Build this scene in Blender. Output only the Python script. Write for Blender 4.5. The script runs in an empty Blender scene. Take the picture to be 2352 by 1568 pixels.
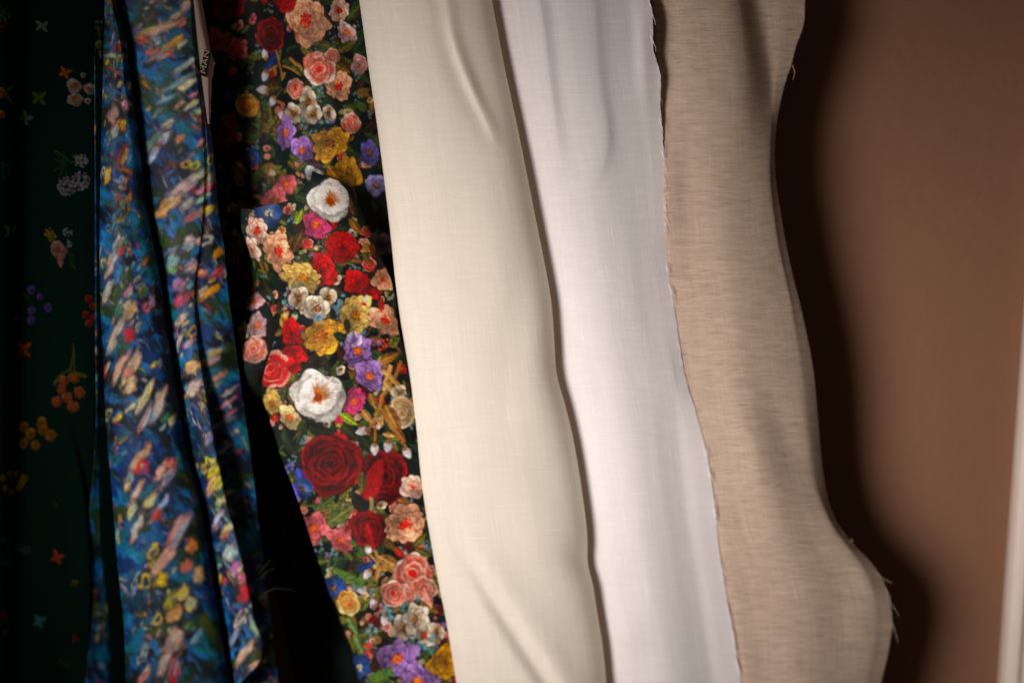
import bpy, math, random
import numpy as np

# ------------------------------------------------------------------ camera, light, exposure
S = 0.000254                      # metres per reference unit at the fabric plane
FOC = 50 / 36 * 2352
D = 0.83
PITCH = math.radians(6.0)
CY, SY = math.cos(PITCH), math.sin(PITCH)
scene = bpy.context.scene
COL = scene.collection

cam_d = bpy.data.cameras.new("camera")
cam = bpy.data.objects.new("camera", cam_d)
COL.objects.link(cam)
cam.location = (0, -D * CY, D * SY)
cam.rotation_euler = (math.pi / 2 - PITCH, 0, 0)
cam_d.lens = 50
cam_d.sensor_width = 36
cam_d.clip_start = 0.01
cam_d.clip_end = 50
cam_d.dof.use_dof = True
cam_d.dof.focus_distance = D - 0.008
cam_d.dof.aperture_fstop = 1.6
scene.camera = cam

world = bpy.data.worlds.new("World")
scene.world = world
world.use_nodes = True
bg = world.node_tree.nodes["Background"]
bg.inputs[0].default_value = (1.0, 0.76, 0.58, 1)
bg.inputs[1].default_value = 0.05

def spot(name, loc, target, power, size, soft, blend, color):
    from mathutils import Vector
    l = bpy.data.lights.new(name, 'SPOT')
    l.energy = power
    l.spot_size = math.radians(size)
    l.spot_blend = blend
    l.shadow_soft_size = soft
    l.color = color
    o = bpy.data.objects.new(name, l)
    o.location = loc
    o.rotation_euler = (Vector(target) - Vector(loc)).to_track_quat('-Z', 'Y').to_euler()
    COL.objects.link(o)
    return o

KEY_AZ = math.radians(40)
KEY_T = (0.085, 0.0, -0.06)
KEY_R = 1.0
spot("key_lamp",
     (KEY_T[0] - KEY_R * math.sin(KEY_AZ), -KEY_R * math.cos(KEY_AZ), KEY_T[2] + 0.12),
     KEY_T, 98, 35, 0.27, 1.0, (1.0, 0.962, 0.95))

scene.view_settings.view_transform = 'Standard'
scene.view_settings.look = 'None'
scene.view_settings.exposure = 0.0
scene.view_settings.gamma = 1.0
scene.cycles.max_bounces = 6
scene.cycles.use_denoising = True
scene.cycles.denoising_prefilter = 'ACCURATE'

# ------------------------------------------------------------------ helpers
def to_world(px, py, d):
    """reference picture units + distance towards the viewer -> world metres"""
    px = np.asarray(px, float); py = np.asarray(py, float)
    Y = -np.asarray(d, float) * S
    a = (px - 1176) / FOC
    b = -(py - 784) / FOC
    ry = CY + b * SY
    rz = -SY + b * CY
    t = (Y + D * CY) / ry
    return np.stack([t * a, Y, D * SY + t * rz], -1)

def lin(c):
    c = np.asarray(c, float) / 255.0
    return np.where(c <= 0.04045, c / 12.92, ((c + 0.055) / 1.055) ** 2.4)

def hash2(ix, iy, seed):
    n = (ix.astype(np.int64) * 374761393 + iy.astype(np.int64) * 668265263 + seed * 1442695041) & 0x7fffffff
    n = ((n ^ (n >> 13)) * 1274126177) & 0x7fffffff
    n = (n ^ (n >> 16)) & 0xffffff
    return n / float(0xffffff)

def noise(x, y, seed=0):
    x = np.asarray(x, float); y = np.asarray(y, float)
    ix = np.floor(x); iy = np.floor(y)
    fx = x - ix; fy = y - iy
    fx = fx * fx * (3 - 2 * fx); fy = fy * fy * (3 - 2 * fy)
    a = hash2(ix, iy, seed); b = hash2(ix + 1, iy, seed)
    c = hash2(ix, iy + 1, seed); d = hash2(ix + 1, iy + 1, seed)
    return (a + (b - a) * fx) * (1 - fy) + (c + (d - c) * fx) * fy

def fbm(x, y, seed=0, o=4):
    v = 0; a = 0.5; t = 0
    for k in range(o):
        v = v + a * noise(x * 2 ** k, y * 2 ** k, seed + 17 * k); t += a; a *= 0.55
    return v / t

def ss(a, b, x):
    t = np.clip((x - a) / (b - a), 0, 1)
    return t * t * (3 - 2 * t)

def pl(y, pts):
    """smoothed polyline value: pts = [(y, v), ...]"""
    p = sorted(pts)
    ys = np.array([q[0] for q in p], float); vs = np.array([q[1] for q in p], float)
    if len(p) == 1: return np.full_like(np.asarray(y, float), vs[0])
    # monotone-ish cubic hermite
    m = np.gradient(vs, ys)
    k = np.clip(np.searchsorted(ys, y) - 1, 0, len(ys) - 2)
    h = ys[k + 1] - ys[k]
    t = np.clip((y - ys[k]) / h, -3, 3)
    tin = (t >= 0) & (t <= 1)
    t2, t3 = t * t, t * t * t
    cub = (2 * t3 - 3 * t2 + 1) * vs[k] + (t3 - 2 * t2 + t) * h * m[k] + (-2 * t3 + 3 * t2) * vs[k + 1] + (t3 - t2) * h * m[k + 1]
    linr = np.where(t < 0, vs[k] + t * h * m[k], vs[k + 1] + (t - 1) * h * m[k + 1])
    return np.where(tin, cub, linr)

def cloth_grid(rails, y0, y1, step, fine=None, top=None):
    """rails: list of (X, DEPTH): X, DEPTH each a point list or a function of y.
    returns px, py, d arrays [rows, cols]"""
    ny = int((y1 - y0) / step) + 1
    y = np.linspace(y0, y1, ny)
    def ev(q, yy):
        return q(yy) if callable(q) else pl(yy, q)
    nr = len(rails)
    # column parameters
    ym = np.linspace(max(y0, 0), min(y1, 1568), 9)
    X = np.array([ev(r[0], ym) for r in rails]); Z = np.array([ev(r[1], ym) for r in rails])
    seg = np.max(np.hypot(np.diff(X, axis=0), np.diff(Z, axis=0)), axis=1)
    us = []
    for i in range(nr - 1):
        n = max(2, int(seg[i] / step))
        us += [i + k / n for k in range(n)]
    us = np.array(us + [nr - 1.0])
    PY = np.repeat(y[:, None], len(us), 1)
    if top is not None:
        tt = np.interp(us, np.arange(nr), top)
        s = (y - y0) / (y1 - y0)
        PY = tt[None, :] + (y1 - tt[None, :]) * s[:, None]
    i = np.clip(np.floor(us).astype(int), 0, nr - 2); t = us - i
    RX = [ev(r[0], PY) if False else None for r in rails]
    out = []
    for w in (0, 1):
        V = np.zeros(PY.shape)
        vals = {}
        def g(j):
            j = min(max(j, 0), nr - 1)
            return j
        for s_ in range(nr - 1):
            c = np.where(i == s_)[0]
            if not len(c): continue
            yy = PY[:, c]; tt_ = t[c][None, :]
            p0 = ev(rails[g(s_ - 1)][w], yy); p1 = ev(rails[s_][w], yy)
            p2 = ev(rails[s_ + 1][w], yy); p3 = ev(rails[g(s_ + 2)][w], yy)
            # chord-length aware tangents (x is used as spacing proxy)
            def L(a, b):
                return max(6.0, seg[min(a, b)]) if 0 <= min(a, b) < nr - 1 else 1e9
            l0 = L(s_ - 1, s_) if s_ > 0 else 1e9
            l1 = max(6.0, seg[s_])
            l2 = L(s_ + 1, s_ + 2) if s_ + 2 < nr else 1e9
            m1 = (p2 - p1) if s_ == 0 else ((p1 - p0) / l0 * l1 / (l0 + l1) + (p2 - p1) / l1 * l0 / (l0 + l1)) * l1
            m2 = (p2 - p1) if s_ + 2 >= nr else ((p2 - p1) / l1 * l2 / (l1 + l2) + (p3 - p2) / l2 * l1 / (l1 + l2)) * l1
            t2, t3 = tt_ ** 2, tt_ ** 3
            V[:, c] = (2 * t3 - 3 * t2 + 1) * p1 + (t3 - 2 * t2 + tt_) * m1 + (-2 * t3 + 3 * t2) * p2 + (t3 - t2) * m2
        out.append(V)
    return out[0], PY, out[1]

def crease(px, py, line, amp, wl, wr):
    """ridge (amp > 0) or valley along a line of (y, x); wl / wr = widths left and right; amp = list (y, a)"""
    x = pl(py, line)
    ys = [q[0] for q in amp]
    a = np.interp(py, ys, [q[1] for q in amp], left=0, right=0)
    q = px - x
    return a * np.where(q < 0, np.exp(-(q / wl) ** 2), np.exp(-(q / wr) ** 2))

def bump(px, py, cx, cy, rx, ry, amp, ang=0):
    c, s = math.cos(ang), math.sin(ang)
    u = (px - cx) * c + (py - cy) * s; v = -(px - cx) * s + (py - cy) * c
    return amp * np.exp(-(u / rx) ** 2 - (v / ry) ** 2)

def put(o, parent=None, label=None, cat=None, group=None, kind=None):
    COL.objects.link(o)
    if parent: o.parent = parent
    if label: o["label"] = label
    if cat: o["category"] = cat
    if group: o["group"] = group
    if kind: o["kind"] = kind
    return o

def empty(name, loc, label, cat):
    o = bpy.data.objects.new(name, None)
    o.location = loc
    o.empty_display_size = 0.02
    put(o, None, label, cat)
    bpy.context.view_layer.update()
    return o

def attach(o, parent):
    o.parent = parent
    o.matrix_parent_inverse = parent.matrix_world.inverted()
    return o

def grid_object(name, px, py, d, mat, parent=None, colors=None, thick=0.0, **kw):
    P = to_world(px, py, d)
    R, C = px.shape
    me = bpy.data.meshes.new(name)
    me.vertices.add(R * C)
    me.vertices.foreach_set("co", P.reshape(-1).astype(np.float32))
    idx = np.arange(R * C).reshape(R, C)
    q = np.stack([idx[:-1, :-1], idx[1:, :-1], idx[1:, 1:], idx[:-1, 1:]], -1).reshape(-1, 4)
    nf = len(q)
    me.loops.add(nf * 4)
    me.loops.foreach_set("vertex_index", q.reshape(-1).astype(np.int32))
    me.polygons.add(nf)
    me.polygons.foreach_set("loop_start", (np.arange(nf) * 4).astype(np.int32))
    me.update(calc_edges=True)
    me.polygons.foreach_set("use_smooth", np.ones(nf, bool))
    # cloth coordinates: arc length across, distance down
    dx = np.hypot(np.diff(px, axis=1), np.diff(d, axis=1))
    s = np.concatenate([np.zeros((R, 1)), np.cumsum(dx, 1)], 1)
    mid = s[:, C // 2][:, None]
    s = s - mid + np.mean(px[:, C // 2])
    uv = np.stack([s, py], -1).reshape(-1, 2) / 1000.0
    uvl = me.uv_layers.new(name="cloth")
    uvl.data.foreach_set("uv", uv[q.reshape(-1)].reshape(-1).astype(np.float32))
    if colors is not None:
        ca = me.color_attributes.new("print", 'FLOAT_COLOR', 'POINT')
        rgba = np.concatenate([colors.reshape(-1, 3), np.ones((R * C, 1))], 1)
        ca.data.foreach_set("color", rgba.reshape(-1).astype(np.float32))
    me.materials.append(mat)
    o = bpy.data.objects.new(name, me)
    if thick:
        m = o.modifiers.new("cloth_thickness", 'SOLIDIFY')
        m.thickness = thick; m.offset = -1.0; m.use_quality_normals = False
    put(o, None, **kw)
    if parent: attach(o, parent)
    return o

# ------------------------------------------------------------------ materials
class N:
    def __init__(self, name):
        self.m = bpy.data.materials.new(name)
        self.m.use_nodes = True
        self.t = self.m.node_tree
        self.b = self.t.nodes["Principled BSDF"]
        self.out = self.t.nodes["Material Output"]
    def n(self, typ, **kw):
        x = self.t.nodes.new(typ)
        for k, v in kw.items(): setattr(x, k, v)
        return x
    def l(self, a, b): self.t.links.new(a, b)
    def math(self, op, a, b=None, clamp=False):
        x = self.n('ShaderNodeMath', operation=op); x.use_clamp = clamp
        for k, v in enumerate((a, b)):
            if v is None: continue
            if isinstance(v, (int, float)): x.inputs[k].default_value = v
            else: self.l(v, x.inputs[k])
        return x.outputs[0]
    def noise(self, vec, sx, sy, detail=3, rough=0.55, sz=1, dist=0):
        mp = self.n('ShaderNodeMapping'); mp.inputs['Scale'].default_value = (sx, sy, sz)
        self.l(vec, mp.inputs['Vector'])
        t = self.n('ShaderNodeTexNoise'); t.inputs['Scale'].default_value = 1
        t.inputs['Detail'].default_value = detail; t.inputs['Roughness'].default_value = rough
        t.inputs['Distortion'].default_value = dist
        self.l(mp.outputs[0], t.inputs['Vector'])
        return t.outputs['Fac']

def linen(name, rgb, streak=0.10, vert=0.06, weave=0.05, period=4.4, bump_s=0.25, transl=0.12, tint=(0.75, 0.5, 0.35), fleck=0.0):
    k = N(name)
    uv = k.n('ShaderNodeUVMap', uv_map="cloth").outputs[0]
    # gently warp so that weft threads are never ruler straight
    w = k.n('ShaderNodeTexNoise'); w.inputs['Scale'].default_value = 7; k.l(uv, w.inputs['Vector'])
    wm = k.n('ShaderNodeVectorMath', operation='MULTIPLY_ADD'); k.l(w.outputs['Color'], wm.inputs[0])
    wm.inputs[1].default_value = (0.012, 0.022, 0); k.l(uv, wm.inputs[2])
    v = wm.outputs[0]
    h1 = k.noise(v, 20, 270, 2, 0.6)
    h2 = k.noise(v, 9, 80, 3, 0.6)
    v1 = k.noise(v, 260, 7, 2, 0.6)
    v2 = k.noise(v, 70, 2.5, 2, 0.5)
    sep = k.n('ShaderNodeSeparateXYZ'); k.l(v, sep.inputs[0])
    f = 1000.0 / period * 2 * math.pi
    a = k.math('SINE', k.math('MULTIPLY', sep.outputs[0], f))
    b = k.math('SINE', k.math('MULTIPLY', sep.outputs[1], f))
    wv = k.math('MULTIPLY', a, b)
    gr = k.noise(v, 420, 420, 1, 0.5)
    tot = k.math('MULTIPLY', k.math('SUBTRACT', h1, 0.5), streak * 2.2)
    tot = k.math('ADD', tot, k.math('MULTIPLY', k.math('SUBTRACT', h2, 0.5), streak * 1.3))
    tot = k.math('ADD', tot, k.math('MULTIPLY', k.math('SUBTRACT', v1, 0.5), vert * 2.2))
    tot = k.math('ADD', tot, k.math('MULTIPLY', k.math('SUBTRACT', v2, 0.5), vert))
    tot = k.math('ADD', tot, k.math('MULTIPLY', wv, weave * 0.5))
    tot = k.math('ADD', tot, k.math('MULTIPLY', k.math('SUBTRACT', gr, 0.5), weave * 2.0))
    if fleck:
        # darker slub threads: thin, short, mostly horizontal
        fl = k.noise(v, 26, 330, 0, 0.5)
        fm = k.math('MULTIPLY', k.math('SUBTRACT', fl, 0.64, True), -fleck * 6)
        tot = k.math('ADD', tot, fm)
    # occasional thicker (slub) yarns both ways
    s1 = k.math('SUBTRACT', k.noise(v, 300, 12, 0, 0.5), 0.66, True)
    s2 = k.math('SUBTRACT', k.noise(v, 16, 300, 0, 0.5), 0.66, True)
    tot = k.math('ADD', tot, k.math('MULTIPLY', k.math('ADD', s1, s2), 0.5))
    mul = k.math('ADD', tot, 1.0)
    c = lin(rgb)
    vm = k.n('ShaderNodeVectorMath', operation='SCALE')
    vm.inputs[0].default_value = tuple(c); k.l(mul, vm.inputs['Scale'])
    k.l(vm.outputs[0], k.b.inputs['Base Color'])
    k.b.inputs['Roughness'].default_value = 0.85
    k.b.inputs['Specular IOR Level'].default_value = 0.15
    k.b.inputs['Sheen Weight'].default_value = 0.08
    k.b.inputs['Sheen Roughness'].default_value = 0.5
    bp = k.n('ShaderNodeBump'); bp.inputs['Strength'].default_value = bump_s; bp.inputs['Distance'].default_value = 0.0006
    k.l(tot, bp.inputs['Height']); k.l(bp.outputs[0], k.b.inputs['Normal'])
    if transl:
        tr = k.n('ShaderNodeBsdfTranslucent'); tr.inputs[0].default_value = (*(c * np.array(tint)), 1)
        mx = k.n('ShaderNodeMixShader'); mx.inputs[0].default_value = transl
        k.l(k.b.outputs[0], mx.inputs[1]); k.l(tr.outputs[0], mx.inputs[2])
        k.l(mx.outputs[0], k.out.inputs['Surface'])
    return k.m

def printed(name, rough=0.72, spec=0.25, grain=0.10, bump_s=0.25):
    k = N(name)
    uv = k.n('ShaderNodeUVMap', uv_map="cloth").outputs[0]
    at = k.n('ShaderNodeAttribute', attribute_name="print")
    g = k.noise(uv, 330, 330, 1)
    h = k.noise(uv, 12, 300, 2)
    t = k.math('ADD', k.math('MULTIPLY', k.math('SUBTRACT', g, 0.5), grain * 2), k.math('MULTIPLY', k.math('SUBTRACT', h, 0.5), grain * 2))
    vm = k.n('ShaderNodeVectorMath', operation='SCALE')
    k.l(at.outputs['Color'], vm.inputs[0]); k.l(k.math('ADD', t, 1.0), vm.inputs['Scale'])
    k.l(vm.outputs[0], k.b.inputs['Base Color'])
    k.b.inputs['Roughness'].default_value = rough
    k.b.inputs['Specular IOR Level'].default_value = spec
    bp = k.n('ShaderNodeBump'); bp.inputs['Strength'].default_value = bump_s; bp.inputs['Distance'].default_value = 0.0004
    k.l(t, bp.inputs['Height']); k.l(bp.outputs[0], k.b.inputs['Normal'])
    return k.m

def plain(name, rgb, rough=0.6, spec=0.3):
    k = N(name)
    tc = k.n('ShaderNodeTexCoord').outputs['Object']
    g = k.noise(tc, 60, 60, 3, 0.5, 60)
    vm = k.n('ShaderNodeVectorMath', operation='SCALE'); vm.inputs[0].default_value = tuple(lin(rgb))
    k.l(k.math('ADD', k.math('MULTIPLY', g, 0.12), 0.94), vm.inputs['Scale'])
    k.l(vm.outputs[0], k.b.inputs['Base Color'])
    k.b.inputs['Roughness'].default_value = rough
    k.b.inputs['Specular IOR Level'].default_value = spec
    return k.m

M_cream = linen('cream_linen_weave', (249, 237, 219), 0.06, 0.07, 0.11, bump_s=0.7, transl=0.24, tint=(1.0, 0.86, 0.72))
M_white = linen('white_linen_weave', (236, 226, 222), 0.08, 0.07, 0.11, bump_s=0.7, transl=0.22, tint=(1.0, 0.84, 0.74))
M_beige = linen('beige_linen_weave', (171, 148, 129), 0.34, 0.15, 0.34, period=5.6, bump_s=0.7, transl=0.06, fleck=0.22)
M_floral = printed('baroque_flower_print')
M_blue = printed('painterly_pond_print', 0.6, 0.3)
M_green = printed('green_sprig_print', 0.9, 0.02)
M_selv = plain('selvedge_cotton', (150, 128, 118), 0.8, 0.1)
M_black = plain('black_print', (14, 12, 12), 0.7, 0.1)
M_trim = plain('trim_gloss_white', (204, 186, 172), 0.42, 0.4)
M_thread_b = plain('beige_thread', (205, 175, 148), 0.8, 0.1)
M_thread_w = plain('white_thread', (226, 214, 214), 0.8, 0.1)
M_thread_g = plain('pale_green_thread', (96, 104, 76), 0.8, 0.1)

# ------------------------------------------------------------------ wall and door casing
def wall_material():
    k = N('brown_wall_paint')
    tc = k.n('ShaderNodeTexCoord').outputs['Object']
    g = k.noise(tc, 300, 300, 3, 0.6, 300)
    g2 = k.noise(tc, 5, 5, 3, 0.6, 5)
    g3 = k.noise(tc, 110, 110, 2, 0.5, 110)
    vm = k.n('ShaderNodeVectorMath', operation='SCALE'); vm.inputs[0].default_value = tuple(lin((118, 82, 61)))
    mm = k.math('ADD', k.math('MULTIPLY', g2, 0.10), k.math('MULTIPLY', g, 0.10))
    k.l(k.math('ADD', k.math('ADD', mm, k.math('MULTIPLY', k.noise(tc, 22, 22, 4, 0.7, 9), 0.16)), 0.82), vm.inputs['Scale'])
    k.l(vm.outputs[0], k.b.inputs['Base Color'])
    k.b.inputs['Roughness'].default_value = 0.75
    k.b.inputs['Specular IOR Level'].default_value = 0.2
    bp = k.n('ShaderNodeBump'); bp.inputs['Strength'].default_value = 0.28; bp.inputs['Distance'].default_value = 0.001
    k.l(k.math('ADD', g, g3), bp.inputs['Height']); k.l(bp.outputs[0], k.b.inputs['Normal'])
    return k.m

def box_mesh(name, verts, faces, mat, bevel=0, **kw):
    me = bpy.data.meshes.new(name)
    me.from_pydata([tuple(v) for v in verts], [], faces)
    me.materials.append(mat)
    o = bpy.data.objects.new(name, me)
    if bevel:
        b = o.modifiers.new('bevel', 'BEVEL'); b.width = bevel; b.segments = 3
    put(o, None, **kw)
    return o

WY = 0.098
wall = box_mesh('wall', [(-1.2, WY, -1.2), (1.2, WY, -1.2), (1.2, WY, 1.2), (-1.2, WY, 1.2),
                         (-1.2, WY + .1, -1.2), (1.2, WY + .1, -1.2), (1.2, WY + .1, 1.2), (-1.2, WY + .1, 1.2)],
                [(0, 1, 2, 3), (5, 4, 7, 6), (0, 4, 5, 1), (3, 2, 6, 7), (1, 5, 6, 2), (4, 0, 3, 7)], wall_material(), kind='structure')

def profile_strip(name, prof, a, b, mat, parent=None):
    """extrude a moulding profile [(dx, dy)] from foot a to head b (world points, dx to the right, dy into the wall)"""
    n = len(prof)
    V = [(p[0] + q[0], p[1] + q[1], p[2]) for p in (a, b) for q in prof]
    F = [(i, (i + 1) % n, n + (i + 1) % n, n + i) for i in range(n)] + [tuple(range(n))[::-1], tuple(range(n, 2 * n))]
    me = bpy.data.meshes.new(name); me.from_pydata(V, [], F); me.materials.append(mat)
    o = bpy.data.objects.new(name, me)
    bv = o.modifiers.new('bevel', 'BEVEL'); bv.width = 0.0008; bv.segments = 2
    put(o)
    if parent: attach(o, parent)
    return o

def wp(px, py, Y):
    return to_world(px, py, -Y / S)
Yt = WY - 0.014
bt = wp(2309, 1585, Yt); tp = wp(2351, 1000, Yt)
k_ = (tp - bt) / (tp[2] - bt[2])
foot = bt + k_ * (-0.5 - bt[2]); head = bt + k_ * (0.7 - bt[2])
door = empty('door_frame', (float(foot[0]), float(Yt), float(foot[2])),
             'white painted door casing with a groove, against the brown wall at the right edge', 'door frame')
profile_strip('casing_board', [(0, 0.0139), (0.0002, 0.003), (0.0015, 0.0005), (0.0065, -0.0012), (0.0085, -0.0008), (0.0090, 0.0012), (0.0100, 0.0014), (0.0106, 0.0139)][::-1], foot, head, M_trim, door)
profile_strip('inner_bead', [(0.0107, 0.0139), (0.0107, 0.0006), (0.0125, -0.0026), (0.0300, -0.0046), (0.0500, -0.0046), (0.0520, 0.0139)][::-1], foot, head, M_trim, door)

# ------------------------------------------------------------------ cloth painter
class Painter:
    def __init__(self, px, py, d, base):
        self.px, self.py, self.d = px, py, d
        self.c = base.copy()
        self.seed = 1
        tx = np.gradient(px, axis=1); td = np.gradient(d, axis=1)
        l = np.hypot(tx, td) + 1e-9
        self.rx, self.rd = tx / l, td / l
        self.vx = np.gradient(px, axis=0); self.vy = np.gradient(py, axis=0); self.vd = np.gradient(d, axis=0)
        self.ymin = py.min(1); self.ymax = py.max(1)
    def locate(self, x, y):
        r = np.where((self.ymin <= y + 4) & (self.ymax >= y - 4))[0]
        if not len(r): return None
        r0, r1 = r[0], r[-1] + 1
        q = (self.px[r0:r1] - x) ** 2 + (self.py[r0:r1] - y) ** 2
        m = q.min()
        if m > 60 ** 2: return None
        near = q < max(m * 1.3, 9)
        dd = np.where(near, self.d[r0:r1], -1e9)
        j = np.argmax(dd) if m < 16 else np.argmin(q)
        a, b = np.unravel_index(j, q.shape)
        return r0 + a, b
    def local(self, x, y, R):
        L = self.locate(x, y)
        if L is None: return None
        i, j = L
        C = (self.px[i, j], self.py[i, j], self.d[i, j])
        off = (x - C[0], y - C[1])
        if math.hypot(*off) > 6: C = (x, y, C[2])
        r = np.where((self.ymin <= C[1] + R) & (self.ymax >= C[1] - R))[0]
        if not len(r): return None
        r0, r1 = r[0], r[-1] + 1
        sl = slice(r0, r1)
        ox = self.px[sl] - C[0]; oy = self.py[sl] - C[1]; od = self.d[sl] - C[2]
        rx, rd = self.rx[i, j], self.rd[i, j]
        vx, vy, vd = self.vx[i, j], self.vy[i, j], self.vd[i, j]
        dot = vx * rx + vd * rd
        vx -= dot * rx; vd -= dot * rd
        l = math.sqrt(vx * vx + vy * vy + vd * vd) + 1e-9
        vx /= l; vy /= l; vd /= l
        dist = np.sqrt(ox * ox + oy * oy + od * od)
        m = dist < R
        a = (ox * rx + od * rd)[m]; b = (ox * vx + oy * vy + od * vd)[m]
        sc = np.minimum(dist[m] / (np.hypot(a, b) + 1e-6), 2.5)
        return sl, m, a * sc, b * sc
    def blend(self, sl, m, col, al):
        sub = self.c[sl]
        v = sub[m]
        al = np.clip(al, 0, 1)[:, None]
        sub[m] = v * (1 - al) + col * al

def mixc(a, b, t):
    return np.asarray(a)[None, :] * (1 - t[:, None]) + np.asarray(b)[None, :] * t[:, None]

def petal(P, q, ang, r0, ln, wd, ca, cb, ce, seed, sharp=0.0, vein=0.16, edge=0.22):
    sl, m, a, b = q
    c, s = math.cos(ang), math.sin(ang)
    u = (a * c + b * s - r0) / ln
    v = (-a * s + b * c)
    uu = np.clip(u, 0, 1)
    w = wd * np.sin(np.pi * np.clip(uu, 0, 1) ** (0.75 - 0.2 * sharp)) ** (0.55 + sharp) * (0.9 + 0.25 * noise(uu * 5 + seed, seed * 1.7, seed))
    w = np.maximum(w, 1e-3)
    f = np.abs(v) / w + 0.10 * (noise(a * .25, b * .25, seed) - .5)
    inside = (u > 0) & (u < 1)
    al = np.where(inside, 1 - ss(0.93, 1.0 + 2.0 / wd, f), 0)
    col = mixc(ca, cb, ss(0.0, 0.85, uu + 0.2 * (noise(a * .2, b * .2, seed + 3) - .5)))
    vn = 1 - vein * (0.5 + 0.5 * np.cos(v / wd * 15 + 2.5 * noise(uu * 3, v * .1, seed + 5))) * (1 - 0.6 * uu)
    sh = 1 - edge * np.exp(-((1.0 - f) / 0.16) ** 2) * (v * (1 if seed % 2 else -1) > 0)
    lite = 1 + 0.12 * (v / wd) * (1 if seed % 3 else -1)
    col = col * (vn * sh * lite)[:, None]
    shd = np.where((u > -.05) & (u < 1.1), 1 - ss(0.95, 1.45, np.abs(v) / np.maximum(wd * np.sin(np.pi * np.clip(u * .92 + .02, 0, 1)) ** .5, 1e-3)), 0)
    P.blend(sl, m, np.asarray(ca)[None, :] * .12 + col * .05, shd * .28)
    blot = fbm(a * .16 + seed, b * .16, seed + 8, 3)
    col = col * (0.68 + 0.72 * blot)[:, None]
    rim = np.exp(-((1.0 - f) / 0.10) ** 2) * (0.06 + 0.40 * ss(.42, .62, noise(a * .12, b * .12, seed + 2)))
    col = col * (1 - rim[:, None]) + np.asarray(ce)[None, :] * rim[:, None]
    P.blend(sl, m, col, al)

def disk(P, q, cx, cy, rx, ry, ang, fn, ragged=0.08, seed=0, lobes=0, lob=0.0, soft=1.4):
    sl, m, a, b = q
    c, s = math.cos(ang), math.sin(ang)
    u = ((a - cx) * c + (b - cy) * s) / rx; v = (-(a - cx) * s + (b - cy) * c) / ry
    r = np.hypot(u, v); th = np.arctan2(v, u)
    lim = 1 + ragged * 2 * (fbm(np.cos(th) * 2.2 + seed, np.sin(th) * 2.2 + seed * .7, seed, 2) - .5)
    if lobes: lim = lim * (1 - lob + lob * np.abs(np.cos(th * lobes / 2 + seed)))
    f = r / lim
    al = 1 - ss(1 - soft / min(rx, ry), 1 + soft / min(rx, ry), f)
    P.blend(sl, m, fn(f, th, u, v, a, b), al)

def bloom(P, x, y, R, pal, n=7, rings=2, seed=0, tilt=(0, 1.0), core=0.2, corec=None, fat=1.0, sharp=0.0, dark=None):
    """open flower: rings of petals round a stamen core. pal = (inner, outer, edge)"""
    R = R * 1.02
    q = P.local(x, y, R * 1.25)
    if q is None: return
    sl, m, a, b = q
    ta, ts = tilt
    c, s = math.cos(ta), math.sin(ta)
    a2 = a * c + b * s; b2 = (-a * s + b * c) / ts
    q = (sl, m, a2, b2)
    ca, cb, ce = (lin(k) for k in pal)
    if rings > 1 and dark is None: dark = DK
    rnd = random.Random(seed * 7 + int(x))
    # soft dark surround, as printed ground shade
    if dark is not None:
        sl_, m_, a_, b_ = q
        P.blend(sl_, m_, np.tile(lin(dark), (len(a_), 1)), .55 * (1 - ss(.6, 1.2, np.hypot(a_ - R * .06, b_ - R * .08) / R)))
    for k in range(rings):
        rr = R * (1 - (0.30 if rings < 4 else .20 if rings < 5 else .165) * k)
        order = list(range(n)); rnd.shuffle(order)
        for j in order:
            ang = 2 * math.pi * (j + 0.5 * k + rnd.uniform(-.3, .3)) / n
            br = rnd.uniform(0.78, 1.12) * (1 - 0.06 * k)
            L = rr * rnd.uniform(0.72, 1.1)
            br *= 0.86 + 0.30 * math.cos(ang + 2.2)
            petal(P, q, ang, R * 0.03, L, L * 0.5 * fat * rnd.uniform(.7, 1.2) * (7 / n) ** 0.5, ca * br, cb * br, ce, rnd.randint(1, 999), sharp)
    if corec is not None:
        c1, c2 = lin(corec[0]), lin(corec[1])
        def f_(f, th, u, v, a, b):
            t = noise(a * .55, b * .55, seed + 9)
            k = mixc(c1, c2, ss(0.35, 0.65, t))
            return k * (0.75 + 0.45 * f)[:, None]
        disk(P, q, 0, 0, R * core, R * core, 0, f_, 0.35, seed + 2)
        for j in range(14):
            t = rnd.uniform(0, 6.28); r = R * core * rnd.uniform(0.8, 1.5)
            disk(P, q, r * math.cos(t), r * math.sin(t), R * .035 + .8, R * .035 + .8, 0, lambda f, *z: np.tile(c1 * rnd.uniform(.6, 1.2), (len(f), 1)), 0.1, j)

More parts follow.
